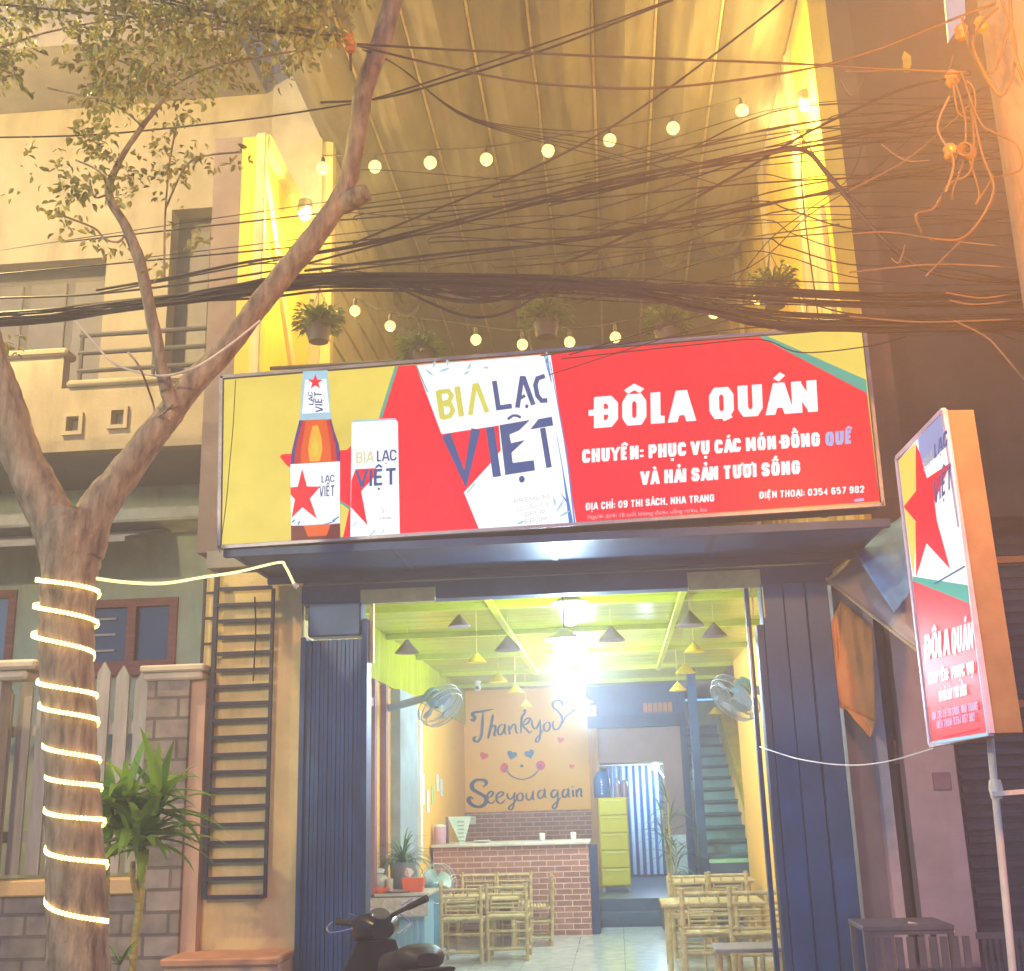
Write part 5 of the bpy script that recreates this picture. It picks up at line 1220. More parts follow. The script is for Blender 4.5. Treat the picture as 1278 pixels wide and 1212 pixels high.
brush('lettering', [
 ([(118, 682), (132, 690), (140, 672), (128, 658), (140, 646), (180, 640), (240, 628)], 15), ([(186, 640), (182, 700), (176, 770), (158, 802), (140, 800), (136, 786), (150, 775)], 12),
 ([(240, 655), (228, 720), (212, 790)], 11), ([(218, 745), (234, 722), (250, 718), (252, 740), (246, 768), (258, 772)], 10),
 ([(303, 712), (280, 714), (266, 740), (270, 764), (286, 762), (300, 738), (304, 714), (301, 750), (312, 766)], 9), ([(324, 715), (330, 766)], 9), ([(331, 742), (346, 712), (360, 716), (364, 750), (376, 760)], 9),
 ([(402, 640), (412, 632), (410, 650), (394, 680), (390, 760)], 10), ([(392, 716), (418, 682), (440, 678), (425, 706), (400, 716), (424, 742), (436, 755), (450, 745)], 9),
 ([(448, 684), (452, 716), (466, 734), (482, 720), (494, 684)], 9), ([(494, 684), (496, 740), (490, 792), (474, 806), (472, 790), (494, 765), (514, 735)], 8),
 ([(530, 698), (514, 716), (518, 742), (536, 746), (548, 724), (544, 702), (530, 698)], 9), ([(566, 690), (562, 716), (572, 738), (592, 734), (608, 708), (614, 680)], 9),
 ([(614, 700), (612, 670), (590, 640), (566, 618), (564, 594), (588, 580), (610, 590), (614, 612)], 10), ([(620, 604), (650, 588), (686, 596), (690, 620), (664, 645), (632, 668), (616, 708)], 7),
 ([(186, 1048), (204, 1030), (190, 1012), (150, 1012), (126, 1034), (132, 1062), (168, 1084), (200, 1106), (198, 1136), (168, 1156), (130, 1148), (108, 1122), (116, 1104), (132, 1112)], 18),
 ([(208, 1112), (232, 1096), (240, 1078), (224, 1074), (208, 1096), (212, 1128), (234, 1136), (252, 1120)], 9), ([(256, 1112), (286, 1096), (296, 1080), (278, 1076), (258, 1098), (264, 1130), (286, 1136), (306, 1116)], 9),
 ([(316, 1080), (320, 1106), (336, 1114), (352, 1096), (358, 1076)], 9), ([(358, 1076), (354, 1130), (344, 1166), (328, 1170), (326, 1158), (352, 1134), (372, 1112)], 8), ([(386, 1080), (370, 1098), (374, 1120), (392, 1122), (402, 1102), (396, 1084), (386, 1080)], 9), ([(420, 1078), (420, 1106), (434, 1120), (450, 1102), (456, 1076), (454, 1108), (462, 1120)], 9),
 ([(516, 1066), (494, 1068), (482, 1090), (490, 1110), (506, 1104), (518, 1080), (518, 1064), (520, 1100), (530, 1108)], 9), ([(586, 1066), (566, 1066), (554, 1086), (562, 1106), (578, 1098), (590, 1072)], 9), ([(590, 1064), (590, 1120), (582, 1156), (566, 1166), (562, 1150), (588, 1126), (606, 1104)], 8),
 ([(644, 1062), (624, 1064), (614, 1084), (620, 1104), (634, 1100), (646, 1076), (646, 1062), (648, 1098), (658, 1106)], 9), ([(670, 1064), (674, 1104)], 9), ([(668, 1044), (670, 1050)], 8), ([(690, 1062), (692, 1104)], 9), ([(693, 1082), (704, 1060), (716, 1064), (716, 1096), (726, 1100)], 9),
 ([(310, 955), (340, 990), (395, 1008), (450, 992), (488, 956)], 7)], ink)
def blob(name, cx, cy, rx, ry, m_, n=1, rot=0):
    pts = []
    for k in range(24):
        a = 2 * PI * k / 24; x, y = rx * math.cos(a), ry * math.sin(a)
        pts.append(zm(cx + x * math.cos(rot) - y * math.sin(rot), cy + x * math.sin(rot) + y * math.cos(rot)))
    return flat(name, pts, m_, n, mural, KM)
def heart(name, cx, cy, s_, m_, rot=0, n=1):
    pts = []
    for k in range(28):
        t = 2 * PI * k / 28
        x = 16 * math.sin(t) ** 3 / 17 * s_; y = -(13 * math.cos(t) - 5 * math.cos(2 * t) - 2 * math.cos(3 * t) - math.cos(4 * t)) / 17 * s_
        pts.append(zm(cx + x * math.cos(rot) - y * math.sin(rot), cy + x * math.sin(rot) + y * math.cos(rot)))
    return flat(name, pts, m_, n, mural, KM)
pk_ = mat('pink_paint', (.85, .035, .06, 1), .5, bump=0); bl_ = mat('sky_paint', (.03, .16, .42, 1), .5, bump=0)
blob('cheek', 300, 945, 21, 27, pk_, 1, .2); blob('cheek', 496, 932, 25, 26, pk_, 1); blob('nose', 395, 935, 9, 8, ink)
blob('cheek_shade', 309, 947, 9, 16, mat('violet_paint', (.3, .12, .35, 1), .5), 2, .3); blob('cheek_shade', 492, 938, 9, 14, mat('violet_paint', (.3, .12, .35, 1)), 2)
heart('heart_eye', 341, 876, 29, bl_, .25); heart('heart_eye', 437, 870, 29, bl_, -.35)
heart('pink_heart', 190, 880, 25, pk_, .35); heart('pink_heart', 604, 795, 20, pk_, .2); heart('pink_heart', 665, 938, 16, pk_, .1)

# price slips on the left wall
slip_w = mat('white_slip', (.78, .80, .74, 1), .6, bump=0)
SX = XL + .006
for i, (x, y, h, cl) in enumerate(((519, 962, 30, 'w'), (524, 960, 20, 'v'), (528, 985, 30, 'w'), (534, 1000, 22, 'w'), (540, 992, 18, 'g'), (546, 977, 18, 'w'), (551, 983, 18, 'w'), (522, 985, 20, 'y'))):
    p = at(x, y, X=SX)
    mb = MB().box(SX, SX + .003, p.y - .1, p.y + .1, p.z - h * .006, p.z + h * .006)
    o = mb.build('price_slip', {'w': slip_w, 'v': mat('violet_slip', (.35, .3, .5, 1), .6), 'g': mat('green_slip', (.45, .62, .2, 1), .6), 'y': mat('yellow_slip', (.75, .6, .3, 1), .6)}[cl], origin=p)
    tag(o, {'w': 'one of the narrow white paper slips stuck on the left dining room wall', 'v': 'violet paper slip stuck on the left dining room wall', 'g': 'green paper slip stuck low on the left dining room wall', 'y': 'yellowish paper slip stuck on the left dining room wall'}[cl], 'paper slip', 'paper slips on the left wall')

# ------------------------------------------------------------------ counter
cy = 14.5
cx0, cx1 = at(541, 1110, Y=cy).x, at(737, 1110, Y=cy).x
cz = at(640, 1056, Y=cy).z
counter = thing('brick_counter', 'red brick serving counter with a pale stone top under the painted wall', 'counter', ((cx0 + cx1) / 2, cy, 0))
MB().box(cx0, cx1, cy, cy + .7, 0, cz).build('brick_front', red_brick, counter)
MB().box(cx0 - .02, cx1 + .02, cy - .04, cy + .74, cz + .001, cz + .04, .008).build('top', mat('pale_stone', (.62, .60, .56, 1), .3), counter)
MB().box(cx1 + .001, cx1 + .09, cy + .05, cy + .6, 0, cz - .02).build('side_panel', steel2, counter)
def onc(x, y, Y): return at(x, y, Y=Y)
ct = cz + .041
p = onc(575, 1052, cy + .2); m_ = thing('menu_stand', 'tall pale green menu board leaning on the counter end', 'menu', (p.x, cy + .2, ct))
q = onc(572, 1019, cy + .3)
MB().prism([(p.x - .15, cy + .16, q.z), (p.x + .14, cy + .16, q.z), (p.x + .05, cy + .16, ct + .01), (p.x + .0, cy + .16, ct + .0)], (0, .015, 0)).build('board', mat('mint_card', (.55, .68, .60, 1), .5), m_)
sm_ = MB()
for i in range(6): sm_.box(p.x - .04 + .004 * i, p.x + .05, cy + .157, cy + .1595, q.z - .07 - i * .045, q.z - .055 - i * .045)
sm_.build('print_line', mat('grey_print', (.25, .3, .32, 1), .6), m_)
MB().box(p.x - .2, p.x - .165, cy + .3, cy + .34, ct, q.z + .0).build('post', mat('plum_paint', (.25, .13, .18, 1)), m_)
p = onc(549, 1050, cy + .15); m_ = thing('pink_tin', 'small pink cylindrical tin on the left end of the counter', 'tin', (p.x, cy + .15, ct))
MB().lathe([(.07, 0), (.075, .01), (.075, .19), (.07, .2)], (p.x, cy + .15, ct), 20).build('body', mat('pink_tin_paint', (.62, .35, .45, 1), .35), m_)
MB().lathe([(.077, .201), (.077, .22), (.02, .235)], (p.x, cy + .15, ct), 20).build('lid', white, m_)
p = onc(588, 1024, YB - .08); tag(MB().box(p.x - .07, p.x + .07, YB - .085, YB - .061, p.z - .06, p.z + .06, .006).build('wall_socket', white, origin=p), 'white wall socket on the brick wall beside the menu board', 'socket')
for j, (x, lab, mm) in enumerate(((602, 'flat white dish on the counter next to the menu board', 'd'), (677, 'small glass jar on the middle of the counter', 'j'), (716, 'small pale cup at the right end of the counter', 'j'))):
    p = onc(x, 1052, cy + .25); mb = MB()
    if mm == 'd': mb.lathe([(.05, 0), (.11, .02), (.115, .026), (.05, .012)], (p.x, cy + .25, ct), 20)
    else: mb.lathe([(.03, 0), (.034, .01), (.036, .09), (.028, .095), (.028, .02)], (p.x, cy + .25, ct), 16)
    tag(mb.build('dish' if mm == 'd' else 'cup', white, origin=(p.x, cy + .25, ct)), lab, 'dish' if mm == 'd' else 'cup')

# ------------------------------------------------------------------ bamboo furniture
bam = mat('bamboo', (.56, .44, .22, 1), .4, var=.3, scale=7, bump=.2, bscale=60, stretch=(2, 2, 2), spec=.5)
def bam_rod(mb, a, b, r=.014):
    a, b = V(a), V(b); n = max(2, int((b - a).length / .12)); pts = []; rs = []
    for i in range(n + 1):
        t = i / n
        for dt, k in (((-.012), 1.0), (0, 1.16), (.012, 1.0)):
            u = t + dt
            if 0 <= u <= 1: pts.append(a.lerp(b, u)); rs.append(r * k)
    mb.tube(pts, rs, 8)
def make_chair(label):
    W, D_, SH, H = .40, .40, .40, .74
    t = thing('bamboo_chair', label, 'chair', (0, 0, 0), 'bamboo chairs around the tables')
    for sx in (-1, 1):
        m1 = MB(); bam_rod(m1, (sx * (W / 2), -D_ / 2, 0), (sx * W / 2, -D_ / 2 - .03, H), .019); m1.build('leg', bam, t)
        m1 = MB(); bam_rod(m1, (sx * W / 2, D_ / 2, 0), (sx * W / 2, D_ / 2, SH + .01), .018); m1.build('leg', bam, t)
    st_ = MB()
    for i in range(11): bam_rod(st_, (-W / 2 - .01, -D_ / 2 + .02 + i * .037, SH), (W / 2 + .01, -D_ / 2 + .02 + i * .037, SH), .015)
    st_.build('seat', bam, t)
    bk_ = MB(); yb = -D_ / 2 - .028
    for z in (.70, .63, .46, .42): bam_rod(bk_, (-W / 2 - (.03 if z > .69 else 0), yb, z), (W / 2 + (.03 if z > .69 else 0), yb, z), .015 if z > .69 else .012)
    for z in (.505, .545, .585): bam_rod(bk_, (-W / 2 + .045, yb, z), (W / 2 - .045, yb, z), .009)
    for x in (-W / 2 + .045, W / 2 - .045): bam_rod(bk_, (x, yb, .46), (x, yb, .63), .010)
    for x in (-.07, .07): bam_rod(bk_, (x, yb, .63), (x, yb, .70), .009)
    bk_.build('backrest', bam, t)
    s_ = MB()
    for z in (.07, .24):
        bam_rod(s_, (-W / 2, -D_ / 2, z + .04), (W / 2, -D_ / 2, z + .04), .013); bam_rod(s_, (-W / 2, D_ / 2, z), (W / 2, D_ / 2, z), .013)
        for sx in (-1, 1): bam_rod(s_, (sx * W / 2, -D_ / 2, z + .02), (sx * W / 2, D_ / 2, z + .02), .012)
    for z in (.30, .34): bam_rod(s_, (-.05, -D_ / 2 + .002, .1), (-.05, -D_ / 2, .39), .009)
    s_.build('stretcher', bam, t)
    return t
proto = make_chair('bamboo chair with its back to the street, nearest the standing fan')
used = [0]
def chair(px, py, rz, label, ztop=.715, sc=None):
    p = at(px, py, Z=ztop)
    if not used[0]:
        used[0] = 1; proto.location = (p.x, p.y - .1, 0); proto.rotation_euler = (0, 0, rz); proto['label'] = label; return
    copy_tree(proto, (p.x, p.y - .1, 0), rz, label, None, sc)
chair(580, 1106, 0, 'bamboo chair with its back to the street, nearest the standing fan')
chair(635, 1103, 0, 'bamboo chair with its back to the street, right of the one near the fan')
chair(596, 1092, PI, 'bamboo chair behind the two front left ones, facing the street')
chair(640, 1091, PI, 'bamboo chair close to the brick counter, behind the second front chair')
chair(664, 1094, PI / 2 + .1, 'bamboo chair turned sideways at the right side of the left table')
chair(688, 1086, .1, 'bamboo chair of the left group standing nearest the brick counter corner')
chair(856, 1090, 0, 'bamboo chair of the right group nearest the potted palm')
chair(904, 1088, 0, 'bamboo chair of the right group in front of the staircase base')
chair(880, 1108, 0, 'bamboo chair of the right group beside the protruding table corner', .79, 1.1)
chair(862, 1098, -PI / 2, 'bamboo chair turned sideways at the farther right table')
chair(939, 1109, 0, 'bamboo chair of the right group close against the blue shutter', .79, 1.12)
def table(loc, W, L, H, label):
    t = thing('bamboo_table', label, 'table', loc, 'bamboo dining tables'); x, y, z = loc
    tp_ = MB(); n = int(L / .036)
    for i in range(n): bam_rod(tp_, (x - W / 2, y - L / 2 + .018 + i * .036, H), (x + W / 2, y - L / 2 + .018 + i * .036, H), .017)
    tp_.build('top', bam, t)
    for sx in (-1, 1):
        for sy in (-1, 1):
            m1 = MB(); bam_rod(m1, (x + sx * (W / 2 - .06), y + sy * (L / 2 - .06), 0), (x + sx * (W / 2 - .06), y + sy * (L / 2 - .06), H - .015), .022); m1.build('leg', bam, t)
    a_ = MB()
    for sy in (-1, 1): bam_rod(a_, (x - W / 2 + .06, y + sy * (L / 2 - .06), H - .08), (x + W / 2 - .06, y + sy * (L / 2 - .06), H - .08), .014)
    a_.build('apron', bam, t)
pa = at(612, 1100, Z=.6); table((pa.x, 13.55, 0), .95, .7, .52, 'bamboo table between the left chairs before the brick counter')
pa = at(826, 1131, Y=11.3); table((pa.x + .47, 11.66, 0), .94, .7, pa.z, 'bamboo table with its pale corner sticking out left of the right chairs')
table((1.05, 14.2, 0), .9, .6, .6, 'bamboo table among the farther right chairs by the palm')
# low stool nearest the right shutter
sp_ = at(934, 1182, Y=8.95)
ls = thing('low_bench', 'low dark topped bamboo bench at the lower edge beside the right shutter', 'bench', (sp_.x, 8.95, 0))
mb = MB()
for sx in (-1, 1):
    for sy in (-1, 1): bam_rod(mb, (sp_.x + sx * .22, 8.95 + sy * .16, 0), (sp_.x + sx * .22, 8.95 + sy * .16, sp_.z - .02), .02)
for z in (.15, .3): bam_rod(mb, (sp_.x - .22, 8.79, z), (sp_.x + .22, 8.79, z), .014)
for x in (-.08, .08): bam_rod(mb, (sp_.x + x, 8.79, .3), (sp_.x + x, 8.79, sp_.z - .03), .012)
mb.build('frame', bam, ls)
MB().box(sp_.x - .25, sp_.x + .25, 8.76, 9.14, sp_.z - .015, sp_.z + .012, .006).build('top', mat('grey_brown_board', (.28, .24, .24, 1), .5, var=.2), ls)

# ------------------------------------------------------------------ left service table, its things, the fan
tx, tyy = at(497, 1108, Y=11.2).x, 11.2
tz = at(497, 1112, Y=11.2).z
stb = thing('service_table', 'grey table with a blue cloth front standing by the left shutter', 'table', (tx, tyy, 0))
MB().box(tx - .42, tx + .34, tyy - .3, tyy + .3, tz - .03, tz, .006).build('top', mat('grey_table_top', (.45, .45, .43, 1), .3), stb)
sk = MB()
for i in range(24):
    x = tx - .38 + i * .028
    sk.box(x, x + .0275, tyy - .26 - .012 * (i % 2), tyy + .26, .05, tz - .034)
sk.build('cloth', mat('blue_cloth', (.20, .40, .55, 1), .7, var=.15), stb)
MB().box(tx - .41, tx + .33, tyy - .312, tyy - .302, tz - .2, tz - .035).build('apron', mat('lace_grey', (.48, .46, .44, 1), .7, var=.3, scale=30), stb)
def ont(x, dy): return V((at(x, 1105, Y=tyy + dy).x, tyy + dy, tz + .001))
pl = ont(503, .12); pt_ = thing('table_plant', 'drooping green plant in a ribbed grey pot on the service table', 'plant', pl)
MB().lathe([(.08, 0), (.1, .02), (.125, .22), (.13, .25), (.115, .25), (.11, .2)], pl, 24).build('pot', mat('ribbed_grey_pot', (.22, .26, .30, 1), .5), pt_)
f = MB()
for k in range(60):
    a = R.random() * 2 * PI; el = R.uniform(.3, 1.4)
    strap(f, pl + V((0, 0, .24)), (math.cos(a) * math.cos(el), math.sin(a) * math.cos(el), math.sin(el)), R.uniform(.3, .5), .024, R.uniform(.25, .5), 7)
f.build('leaves', leafmat('soft_leaf', (.05, .16, .07, 1), (.12, .28, .14, 1)), pt_)
p = ont(517, -.12); rbx = thing('tissue_box', 'orange red tissue box on the service table', 'box', p)
MB().prism([p + V((-.09, -.06, 0)), p + V((.08, -.06, 0)), p + V((.1, -.06, .12)), p + V((-.11, -.06, .12))], (0, .12, 0)).build('box', mat('orange_red_plastic', (.80, .13, .04, 1), .35), rbx)
MB().leaf(p + V((-.04, 0, .12)), (-.3, 0, 1), (0, 1, 0), .1, .09).build('tissue', white, rbx)
p = ont(473, -.1); jb = thing('glass_jar', 'round glass jar with red contents at the left end of the service table', 'jar', p)
MB().ball(p + V((0, 0, .09)), .09, sc=(1, 1, .95)).build('jar', mat('pale_glass', (.62, .60, .50, 1), .1, spec=.8), jb)
MB().lathe([(.06, .17), (.06, .2), (.02, .21)], p, 16).build('lid', white, jb)
p = ont(474, -.22); tag(MB().lathe([(.06, 0), (.09, .03), (.1, .05), (.08, .05), (.05, .015)], p, 20).build('red_dish', mat('orange_red_plastic', (.80, .13, .04, 1)), origin=p), 'small red dish at the front of the service table', 'dish')
p = ont(486, -.16); tag(MB().lathe([(.03, 0), (.035, .01), (.035, .12), (.028, .12), (.028, .02)], p, 16).build('glass_cup', mat('pale_glass', (.62, .6, .5, 1)), origin=p), 'clear drinking glass beside the red dish', 'glass')
p = ont(498, -.2); tag(MB().lathe([(.04, 0), (.09, .012), (.1, .02), (.04, .01)], p, 20).build('pink_plate', mat('pink_plate', (.70, .50, .62, 1), .3), origin=p), 'pale pink plate in the middle of the service table', 'plate')
# standing fan
fy = 13.0
fx_ = at(540, 1185, Y=fy).x + .05
fan = thing('standing_fan', 'blue standing fan with a round wire cage between the service table and bamboo chairs', 'fan', (fx_, fy, 0))
bp_ = mat('pale_blue_plastic', (.20, .45, .62, 1), .35)
MB().lathe([(.2, 0), (.21, .02), (.19, .035), (.05, .06)], (fx_, fy, 0), 28).build('base', bp_, fan)
MB().box(fx_ - .06, fx_ + .05, fy - .05, fy + .06, .06, .72, .015).build('column', bp_, fan)
fc = at(545, 1103, Y=fy); ax = V((.55, -.8, .08)).normalized()
MB().lathe([(.06, -.16), (.085, -.14), (.085, -.04), (.05, -.01)], fc, 18, ax).build('motor', mat('teal_plastic', (.10, .40, .42, 1), .35), fan)
q_ = ax.orthogonal().normalized(); o_ = ax.cross(q_); fr_ = .205
cg = MB()
for h in (-.02, .07): cg.tube([fc + ax * h + (q_ * math.cos(a) + o_ * math.sin(a)) * fr_ for a in [2 * PI * k / 28 for k in range(28)]], .005, 5, closed=True)
for k in range(30):
    a = 2 * PI * k / 30; d_ = q_ * math.cos(a) + o_ * math.sin(a)
    cg.tube([fc + ax * .11 + d_ * .03, fc + ax * .1 + d_ * fr_ * .6, fc + ax * .07 + d_ * fr_, fc - ax * .02 + d_ * fr_, fc - ax * .04 + d_ * .04], .0016, 4)
cg.lathe([(.035, .105), (.03, .118)], fc, 16, ax)
cg.build('cage', mat('chrome_wire', (.6, .62, .62, 1), .25, metal=.6), fan)
def blades(mb, fc, ax, q_, o_, r):
    for k in range(3):
        pts = []
        for j in range(7):
            a = 2 * PI * k / 3 + j * .23
            for rr in (.03, r * .55, r * .88):
                pts.append(fc + ax * (.03 - .012 * j + .0) + (q_ * math.cos(a) + o_ * math.sin(a)) * rr * (.8 + .2 * math.sin(PI * (j + .6) / 7)))
        mb.add(pts, [[j * 3 + i, j * 3 + i + 1, j * 3 + i + 4, j * 3 + i + 3] for j in range(6) for i in range(2)])
    return mb
blades(MB(), fc, ax, q_, o_, fr_).build('blades', mat('mint_blade', (.45, .65, .62, 1), .3, bump=0), fan)
# two wall fans
def wall_fan(cx, cy_, Y, ax, wallx, label, r=.24):
    fc = at(cx, cy_, Y=Y); ax = V(ax).normalized()
    t = thing('wall_fan', label, 'fan', fc, 'fans on the dining room walls')
    q_ = ax.orthogonal().normalized(); o_ = ax.cross(q_)
    MB().lathe([(.05, -.2), (.085, -.18), (.09, -.06), (.05, -.02)], fc, 18, ax).build('motor', mat('pale_blue_plastic', (.2, .45, .62, 1)), t)
    MB().bar(fc - ax * .14, (wallx, fc.y + .05, fc.z - .02), .06, .07).box(min(wallx, wallx + (.03 if wallx < 0 else -.03)), max(wallx, wallx + (.03 if wallx < 0 else -.03)), fc.y - .06, fc.y + .12, fc.z - .2, fc.z + .12, .008).build('bracket', mat('grey_blue_paint', (.3, .38, .46, 1)), t)
    cg = MB()
    for h in (-.03, .03, .08): cg.tube([fc + ax * h + (q_ * math.cos(a) + o_ * math.sin(a)) * r * (1 if h < .05 else .9) for a in [2 * PI * k / 28 for k in range(28)]], .006, 5, closed=True)
    for k in range(40):
        a = 2 * PI * k / 40; d_ = q_ * math.cos(a) + o_ * math.sin(a)
        cg.tube([fc + ax * .12 + d_ * .04, fc + ax * .11 + d_ * r * .6, fc + ax * .08 + d_ * r * .9, fc + ax * .03 + d_ * r, fc - ax * .03 + d_ * r, fc - ax * .06 + d_ * .05], .0022, 4)
    cg.lathe([(.05, .115), (.045, .13)], fc, 16, ax)
    cg.build('cage', mat('grey_cage', (.35, .40, .46, 1), .35, metal=.3), t)
    blades(MB(), fc, ax, q_, o_, r).build('blades', mat('grey_blade', (.30, .38, .48, 1), .35, bump=0), t)
wall_fan(549, 880, 11.6, (.55, -.35, -.62), XL, 'grey fan tilted down on the left dining room wall')
wall_fan(918, 870, 10.6, (-.6, -.3, -.62), XR - .05, 'grey fan tilted down beside the right shutter')
p = at(596, 858, Y=16.6)
cmr = thing('security_camera', 'small white security camera under the lime ceiling above the painted wall', 'camera', p)
MB().lathe([(.035, .12), (.05, .11), (.05, -.02), (.03, -.03)], p + V((0, 0, .08)), 16).build('body', white, cmr)
MB().ball(p, .055).build('head', white, cmr); MB().lathe([(.028, 0), (.02, .02)], p + V((0, -.045, -.01)), 14, (0, -1, -.15)).build('lens', mat('black_plastic', (.02, .02, .022, 1)), cmr)
MB().box(p.x - .01, p.x + .01, 16.59, 16.61, p.z + .19, CZ - .001).build('stem', white, cmr)

# ------------------------------------------------------------------ lanterns and conical shades under the ceiling
lan_g = glow('lantern_glow', (.72, .90, 1.0, 1), 3)
def lantern(x, y, Y, label, w):
    p = at(x, y, Y=Y)
    t = thing('pendant_lantern', label, 'lamp', p, 'white pendant lanterns over the aisle')
    MB().lathe([(.15, .085), (.152, .095), (.09, .125), (.05, .16), (.02, .17)], p, 28).build('shade', mat('lantern_enamel', (.75, .78, .8, 1), .3), t)
    MB().lathe([(.085, .084), (.092, .03), (.085, -.04), (.055, -.085), (.01, -.1)], p, 24).build('globe', lan_g, t)
    MB().tube([p + V((0, 0, .17)), (p.x, p.y, CZ - .001)], .005, 6).build('cord', mat('black_cable', (.02, .02, .024, 1)), t)
    light('lantern_light', p + V((0, 0, -.2)), (.66, .86, 1.0), w, .09, t)
lantern(705, 812, 9.0, 'nearest hanging white lantern, largest in the row over the aisle', LANT)
lantern(715, 850, 11.8, 'middle hanging white lantern in the row over the aisle', LANT * .6)
lantern(727, 885, 15.5, 'farthest hanging white lantern, by the heart of the painted wall', LANT * .55)
lantern(712, 766, 9.4, 'hanging lantern cut off by the blue head beam above the others', LANT * .15)
tag(MB().lathe([(.01, .1), (.1, .1), (.1, .0), (.08, -.005)], at(724, 822, Z=CZ - .11), 20).build('ceiling_light', glow('disc_glow', (.8, .93, 1, 1), 2.5), origin=at(724, 822, Z=CZ - .11)), 'flat round ceiling light just behind the nearest lantern', 'lamp')
light('disc_light', at(724, 822, Z=CZ - .11) + V((0, 0, -.06)), (.75, .9, 1), LANT * 2.2, .1)
def cone(x, y, Y, r, h, mt, label):
    p = at(x, y, Y=Y)
    t = thing('conical_lampshade', label, 'lampshade', p, 'small conical shades hanging from the ceiling')
    MB().lathe([(r * .97, -h * .5), (r, -h * .5 + .003), (.012, h * .5), (.008, h * .5 + .004)], p, 24).build('cone', mt, t)
    MB().tube([p + V((0, 0, h * .5)), (p.x, p.y, CZ - .03)], .0035, 5).build('cord', mat('yellow_cord', (.55, .48, .12, 1), .6, bump=0), t)
gcone = mat('shaded_paper', (.22, .17, .19, 1), .7, bump=.1); ycone = mat('yellow_paper', (.80, .62, .04, 1), .6, bump=.1)  # nearer cones: their shade is put into the mauve colour
for (x, y, Y, r, lab) in ((573, 775, 9.07, .09, 'conical lampshade coloured as in shade, nearest the blue head beam on the left'), (634, 803, 10.5, .125, 'largest conical lampshade coloured as in shade, left of the nearest lantern'), (508, 807, 10.5, .115, 'conical lampshade coloured as in shade, over the left wall fan'), (763, 791, 10.3, .125, 'conical lampshade coloured as in shade, just right of the nearest lantern'), (861, 772, 9.4, .115, 'conical lampshade coloured as in shade, nearest the head beam on the right'), (891, 786, 10.2, .115, 'conical lampshade coloured as in shade, beside the right shutter above the fan')):
    cone(x, y, Y, r, r * 1.05, gcone, lab)
for (x, y, Y, r, lab) in ((595, 821, 9.9, .085, 'bright yellow conical lampshade nearest on the left row'), (622, 846, 11.5, .095, 'yellow conical lampshade second in the left row'), (643, 860, 12.9, .095, 'yellow conical lampshade third in the left row'), (656, 878, 15.0, .085, 'yellow conical lampshade touching the top of the painted wall'),
                          (866, 808, 9.7, .085, 'bright yellow conical lampshade nearest on the right row'), (855, 834, 11.4, .10, 'yellow conical lampshade second in the right row'), (846, 857, 13.3, .10, 'yellow conical lampshade last of the right row before the stairs'), (893, 887, 17.0, .11, 'yellow conical lampshade hanging in front of the stairwell')):
    cone(x, y, Y, r, r * .95, ycone, lab)

# ------------------------------------------------------------------ rear: cabinet, water jug, curtain, palm
gy = 16.9
a, b = at(746, 996, Y=gy), at(789, 1116, Y=gy)
cab = thing('yellow_cabinet', 'tall yellow plastic drawer cabinet in front of the striped curtain', 'cabinet', ((a.x + b.x) / 2, gy, .3))
ym = mat('yellow_plastic', (.62, .58, .02, 1), .4, var=.06)
MB().box(a.x, b.x, gy, gy + .45, .36, a.z, .01).build('body', ym, cab)
hz = (a.z - .38) / 5
for i in range(5):
    d_ = MB().box(a.x + .015, b.x - .015, gy - .02, gy - .001, .38 + i * hz, .38 + (i + 1) * hz - .015, .006).build('drawer', ym, cab)
    MB().box(a.x + .08, b.x - .08, gy - .03, gy - .021, .38 + (i + 1) * hz - .045, .38 + (i + 1) * hz - .03, .003).build('handle', mat('pale_yellow_plastic', (.75, .72, .3, 1), .4), d_)
for x in (a.x + .03, b.x - .03):
    MB().box(x - .02, x + .02, gy + .02, gy + .06, .301, .359).build('leg', mat('grey_blue_paint', (.3, .38, .46, 1)), cab)
p = at(751, 990, Y=gy + .2)
jug = thing('water_jug', 'blue water cooler bottle standing on the yellow cabinet', 'bottle', (p.x + .0, gy + .2, a.z))
hj = at(751, 962, Y=gy + .2).z - a.z
jx = at(751, 980, Y=gy + .2).x
MB().lathe([(.11, .002), (.12, .02), (.12, hj * .62), (.115, hj * .68), (.07, hj * .92), (.05, hj)], (jx, gy + .2, a.z), 24).build('body', glassmat('blue_bottle', (.02, .14, .45, 1), .15), jug)
wr_ = MB()
for i in range(6): wr_.box(jx - .012 + .006 * (i % 2), jx + .012 - .006 * (i % 3), gy + .075, gy + .079, a.z + .05 + i * .04, a.z + .072 + i * .04)
wr_.build('label_print', white, jug)
p = at(771, 990, Y=gy + .2)
tag(MB().lathe([(.05, 0), (.05, .16), (.03, .2), (.02, .26), (.025, .27)], (p.x, gy + .15, a.z + .001), 16).lathe([(.045, 0), (.045, .2), (.02, .24)], (p.x + .1, gy + .2, a.z + .001), 16).build('bottle_pair', mat('mauve_bottle', (.30, .25, .36, 1), .3), origin=(p.x, gy + .15, a.z)), 'dark bottles beside the blue water jug on the yellow cabinet', 'bottles')
cyy = 19.8
a, b = at(757, 957, Y=cyy), at(832, 1113, Y=cyy)
cur = thing('striped_curtain', 'blue and white striped curtain closing the rear doorway', 'curtain', ((a.x + b.x) / 2, cyy, .3))
cb2 = MB(); n = 80; k0 = 0
for j in range(2):
    z = a.z if j == 0 else .34
    for i in range(n + 1):
        t = i / n; cb2.v.append(V((a.x + (b.x - a.x) * t, cyy + .035 * math.sin(t * 44) * (.6 + .4 * j), z)))
for i in range(n): cb2.f.append([i, i + 1, n + 2 + i, n + 1 + i])
per = (b.x - a.x) / 8.2
